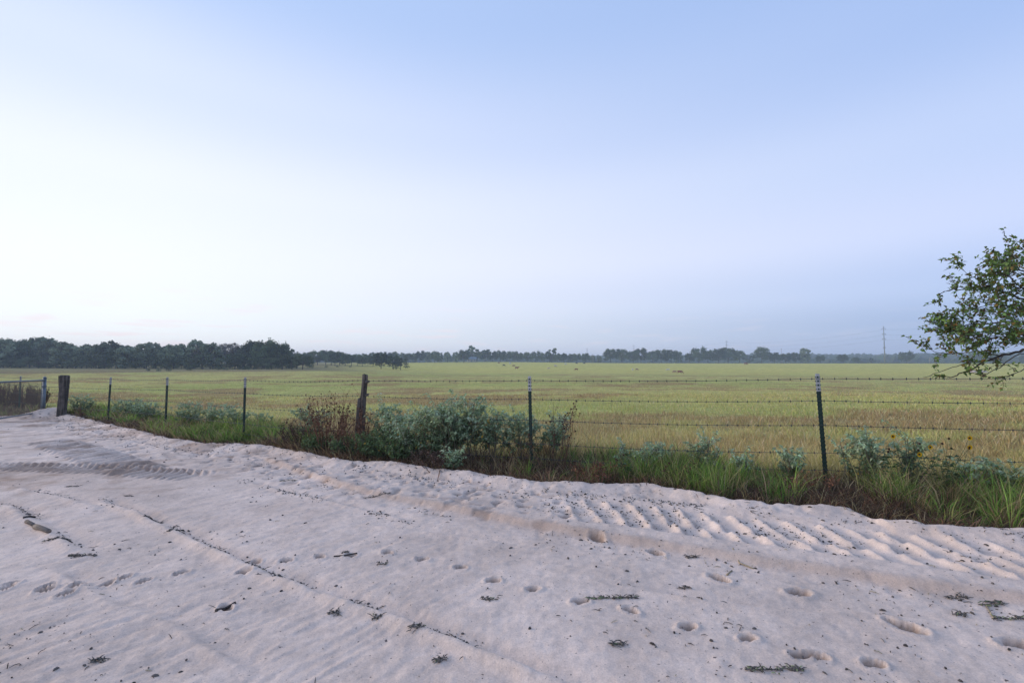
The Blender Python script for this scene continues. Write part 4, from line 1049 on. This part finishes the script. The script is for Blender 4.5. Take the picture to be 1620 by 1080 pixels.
for k, fz in enumerate((.94, .80, .67)):
    for s in (-1, 1):
        b = MB()
        for (a, ha), (c, hc) in zip(PP[:-1], PP[1:]):
            d_ = unit(np.array([c[1] - a[1], -(c[0] - a[0]), 0])); p0 = a + d_ * s * 1.42 + (0, 0, ha * fz - .85); p1 = c + d_ * s * 1.42 + (0, 0, hc * fz - .85)
            t = np.linspace(0, 1, 14)[:, None]; Q = p0 * (1 - t) + p1 * t; Q[:, 2] -= 3.5 * 4 * (t * (1 - t))[:, 0]; b.tube(Q, .012, 4)
        tag(b.build('power_cable', M_wire), ('top', 'middle', 'lowest')[k] + ' power cable sagging between the steel poles', 'cable', 'power cables ' + ('top', 'middle', 'lowest')[k])
for (px, t_, d, lab) in ((938, 560, 385, 'short pale wooden utility pole before the far treeline'), (1471, 566, 355, 'short pale utility pole past the spreading oak'), (1237, 551, 520, 'thin dark pole above the oak row, between two taller crowns')):
    v = ray(px, 574); x, y = v[0] / v[1] * d, d; z = float(base_h(x, y)); h = at(px, t_, d)[2] - z
    root = empty('utility_pole', (x, y, z)); tag(root, lab, 'utility pole'); b = MB(); b.tube([(0, 0, -.4), (0, 0, h)], [.19, .14], 8, (2, 2, 2)); b.build('pole_shaft', M_wood, root, True)
    b = MB(); b.box((-.9, -.06, h - .6), (.9, .06, h - .45), (1, 1, 1)); b.build('cross_arm', M_wood, root)

# ------------------------------------------------------------------ farm buildings
def house(px, d, w, dp, hw, hr, rz, label, name='farmhouse', mats=(M_wall, M_roof), cat='house', wins=3):
    v = ray(px, 574); x, y = v[0] / v[1] * d, d; z = float(base_h(x, y))
    root = empty(name, (x, y, z), rz); tag(root, label, cat)
    b = MB(); b.box((-w / 2, -dp / 2, -.3), (w / 2, dp / 2, hw)); b.add([(-w / 2, -dp / 2, hw), (-w / 2, dp / 2, hw), (-w / 2, 0, hw + hr)], [(0, 1, 2)]); b.add([(w / 2, -dp / 2, hw), (w / 2, dp / 2, hw), (w / 2, 0, hw + hr)], [(0, 2, 1)]); b.build('wall', mats[0], root)
    b = MB(); o = .4; th = .14
    for s in (-1, 1):
        e = np.array([(-w / 2 - o, s * (dp / 2 + o), hw - o * hr / (dp / 2)), (w / 2 + o, s * (dp / 2 + o), hw - o * hr / (dp / 2)), (w / 2 + o, 0, hw + hr), (-w / 2 - o, 0, hw + hr)]) + (0, 0, .02)
        V = np.vstack([e, e + (0, 0, th)]); b.add(V, [(0, 1, 2, 3), (4, 7, 6, 5), (0, 4, 5, 1), (1, 5, 6, 2), (2, 6, 7, 3), (3, 7, 4, 0)])
    rf = b.build('roof', mats[1], root)
    b = MB(); b.box((w * .2, .3, hw + hr * .6), (w * .2 + .6, .9, hw + hr + .7)); b.build('chimney', M_wall, rf)
    for k in range(wins):
        xc = -w / 2 + w * (k + .5) / wins; dr = k == wins // 2
        b = MB(); b.box((xc - .55, -dp / 2 - .05, 0 if dr else .9), (xc + .55, -dp / 2 - .003, 2.1)); f = b.build('door' if dr else 'window', M_roof if dr else M_white, root)
        if not dr:
            b = MB(); b.box((xc - .42, -dp / 2 - .07, 1.02), (xc + .42, -dp / 2 - .052, 1.98)); b.build('pane', M_glass, f)
house(746, 388, 7.5, 6, 2.6, 1.7, R(8), 'small farmhouse with pale blue metal roof under the rounded tree')
house(694, 392, 6.0, 4.5, 2.3, .9, R(-5), 'low pale shed in the far treeline', 'shed', (M_white, M_steel), 'shed', 3)

# pale bank of bare sand in the pasture
x, y = G(1548, 589)
nu, nv = 26, 12; uu, vv = np.meshgrid(np.linspace(-1, 1, nu), np.linspace(-1, 1, nv))
hh = np.clip(1 - uu ** 2 - vv ** 2, 0, 1) ** .7 * (.55 + .6 * fbm(uu * 3 + 4, vv * 3 + 4, 3, 7)) * 1.3 - .12
V = np.stack([uu * 3.2, vv * 2.2, hh], -1).reshape(-1, 3); i = (np.arange(nv - 1)[:, None] * nu + np.arange(nu - 1)[None]).ravel()
tag(mk('sand_mound', V, np.stack([i, i + 1, i + nu + 1, i + nu], 1), M_sand, None, True, np.full((len(V), 3), .7), (x, y, float(base_h(x, y)))), 'pale bare sand heap out in the pasture behind the near branches', 'sand heap')

# ------------------------------------------------------------------ cattle
def loft(secs, n=12):
    """secs: (centre, half width, half height) rings along the body axis"""
    b = MB(); k = len(secs); th = np.linspace(0, 2 * math.pi, n, endpoint=False); V = []
    for j, (c, w, h) in enumerate(secs):
        a = np.array(secs[max(j - 1, 0)][0]); e = np.array(secs[min(j + 1, k - 1)][0]); t = unit(e - a); sd_ = np.array([0, 1., 0]); up = np.cross(t, sd_) * -1
        up = unit(np.cross(sd_, t)) * -1 if abs(t[1]) < .9 else np.array([0, 0, 1.])
        V.append(np.array(c) + np.cos(th)[:, None] * sd_ * w + np.sin(th)[:, None] * up * h)
    V = np.vstack(V); F = [(j * n + i, j * n + (i + 1) % n, (j + 1) * n + (i + 1) % n, (j + 1) * n + i) for j in range(k - 1) for i in range(n)]
    V = np.vstack([V, secs[0][0], secs[-1][0]]); T = [(k * n, (i + 1) % n, i) for i in range(n)] + [(k * n + 1, (k - 1) * n + i, (k - 1) * n + (i + 1) % n) for i in range(n)]
    Fq = np.array(F); Ft = np.vstack([Fq[:, [0, 1, 2]], Fq[:, [0, 2, 3]], np.array(T)]); b.add(V, Ft); return b
def cow_body(graze):
    hd = [((.78, 0, .98), .17, .26), ((.95, 0, .92 if graze else 1.12), .13, .2), ((1.12, 0, .66 if graze else 1.28), .10, .15), ((1.22, 0, .38 if graze else 1.36), .105, .13), ((1.33, 0, .2 if graze else 1.28), .085, .1), ((1.43, 0, .07 if graze else 1.16), .07, .075), ((1.47, 0, .03 if graze else 1.1), .04, .04)]
    m = loft([((-.88, 0, 1.12), .06, .08), ((-.84, 0, 1.05), .2, .24), ((-.62, 0, 1.0), .27, .33), ((-.25, 0, .93), .33, .36), ((.15, 0, .92), .34, .37), ((.48, 0, .95), .29, .37)] + hd, 12)
    for s in (-1, 1):
        for (x0, pts) in ((.5, [(.5, .95), (.5, .62), (.52, .42), (.5, .22), (.52, .07), (.55, .0)]), (-.62, [(-.62, .95), (-.56, .68), (-.70, .44), (-.68, .2), (-.66, .07), (-.63, .0)])):
            m.tube([(a, s * .19, z) for a, z in pts], [.14, .11, .06, .048, .055, .06], 8)
        e = np.array(hd[3][0]); m.tube([e + (-.02, s * .08, .06), e + (-.04, s * .2, .07), e + (-.04, s * .27, .03)], [.03, .05, .015], 6)
    m.tube([(-.88, 0, 1.14), (-.95, 0, .9), (-.96, 0, .6), (-.95, 0, .45)], [.03, .02, .018, .04], 6)
    return m
COWM = {}
def cow(px, py, length_px, colour, graze, rz, label):
    x, y = G(px, py); key = (colour, graze)
    if key not in COWM:
        m = cow_body(graze); V = np.vstack(m.V); base = np.array(dict(black=(.022, .018, .018), brown=(.26, .095, .055), red=(.22, .055, .035), cream=(.55, .45, .37), white=(.62, .58, .54), tan=(.38, .22, .14))[colour])
        C = np.tile(base, (len(V), 1)) * (.8 + .4 * vnoise(V[:, 0] * 3, V[:, 2] * 3, 4))[:, None]
        COWM[key] = mesh_data('cow', V, np.vstack(m.F), M_hide, True, C)
    s = float(np.clip(length_px / FPX * y / 2.3 / max(abs(math.cos(rz)), .55), .8, 1.15))
    o = link('cow', COWM[key], None, (x, y, float(base_h(x, y)))); o.rotation_euler = (0, 0, rz); o.scale = (s, s, s)
    tag(o, label, 'cow', 'cattle grazing in the pasture')
for c in [(797, 579, 4.5, 'black', True, .3, 'black cow grazing beside two brown cows'), (807, 576, 3, 'white', True, 1.0, 'tiny white cow just behind the brown pair'), (813, 580, 5, 'brown', True, 3.0, 'brown cow grazing, the farther of the brown pair'),
          (817.5, 584, 7, 'brown', False, .2, 'brown cow standing head up, the nearer of the brown pair'), (868, 584, 4, 'cream', True, 2.6, 'cream calf grazing alone near a larger cream cow'), (878.5, 580.5, 5.5, 'cream', True, .2, 'larger cream cow grazing'),
          (894.5, 577, 4, 'white', True, .4, 'white cow grazing beyond the cream cow'), (912, 575.5, 3.5, 'black', True, 0, 'far black cow grazing below the treeline'), (924.5, 575.7, 3.2, 'black', True, 2.9, 'far black cow next to the pale utility pole'),
          (912, 586, 6, 'brown', True, 3.2, 'brown cow grazing by itself in the middle of the pasture'), (1000.7, 586, 3.4, 'white', True, 1.1, 'white cow seen end-on beside a tan cow'), (1007.5, 586, 4, 'tan', True, .3, 'tan cow beside an end-on white cow'),
          (1057, 586.5, 5.5, 'white', True, 3.0, 'white cow grazing behind a dark red cow'), (1067.5, 590, 6.5, 'tan', True, 3.1, 'pale tan cow partly behind the dark red cow'), (1075.5, 591, 9, 'red', True, -.15, 'dark red cow, the largest in view'),
          (1180, 577, 6.5, 'red', True, .1, 'red cow grazing at the foot of the oak row'), (789, 575, 3, 'red', True, .5, 'distant red cow near the farmhouse')]:
    cow(*c)

# ------------------------------------------------------------------ haze
hz = MB(); hz.box((-2600, -120, -12), (2600, 1950, 34))
m = bpy.data.materials.new('air'); m.use_nodes = True; n = m.node_tree.nodes; n.remove(n['Principled BSDF'])
pv = n.new('ShaderNodeVolumePrincipled'); pv.inputs['Color'].default_value = (.70, .83, 1.0, 1); pv.inputs['Density'].default_value = .0006; pv.inputs['Anisotropy'].default_value = 0
m.node_tree.links.new(pv.outputs[0], n['Material Output'].inputs['Volume'])
hzo = hz.build('haze', m); tag(hzo, 'thin blue evening haze over the pasture', 'haze', kind='stuff')
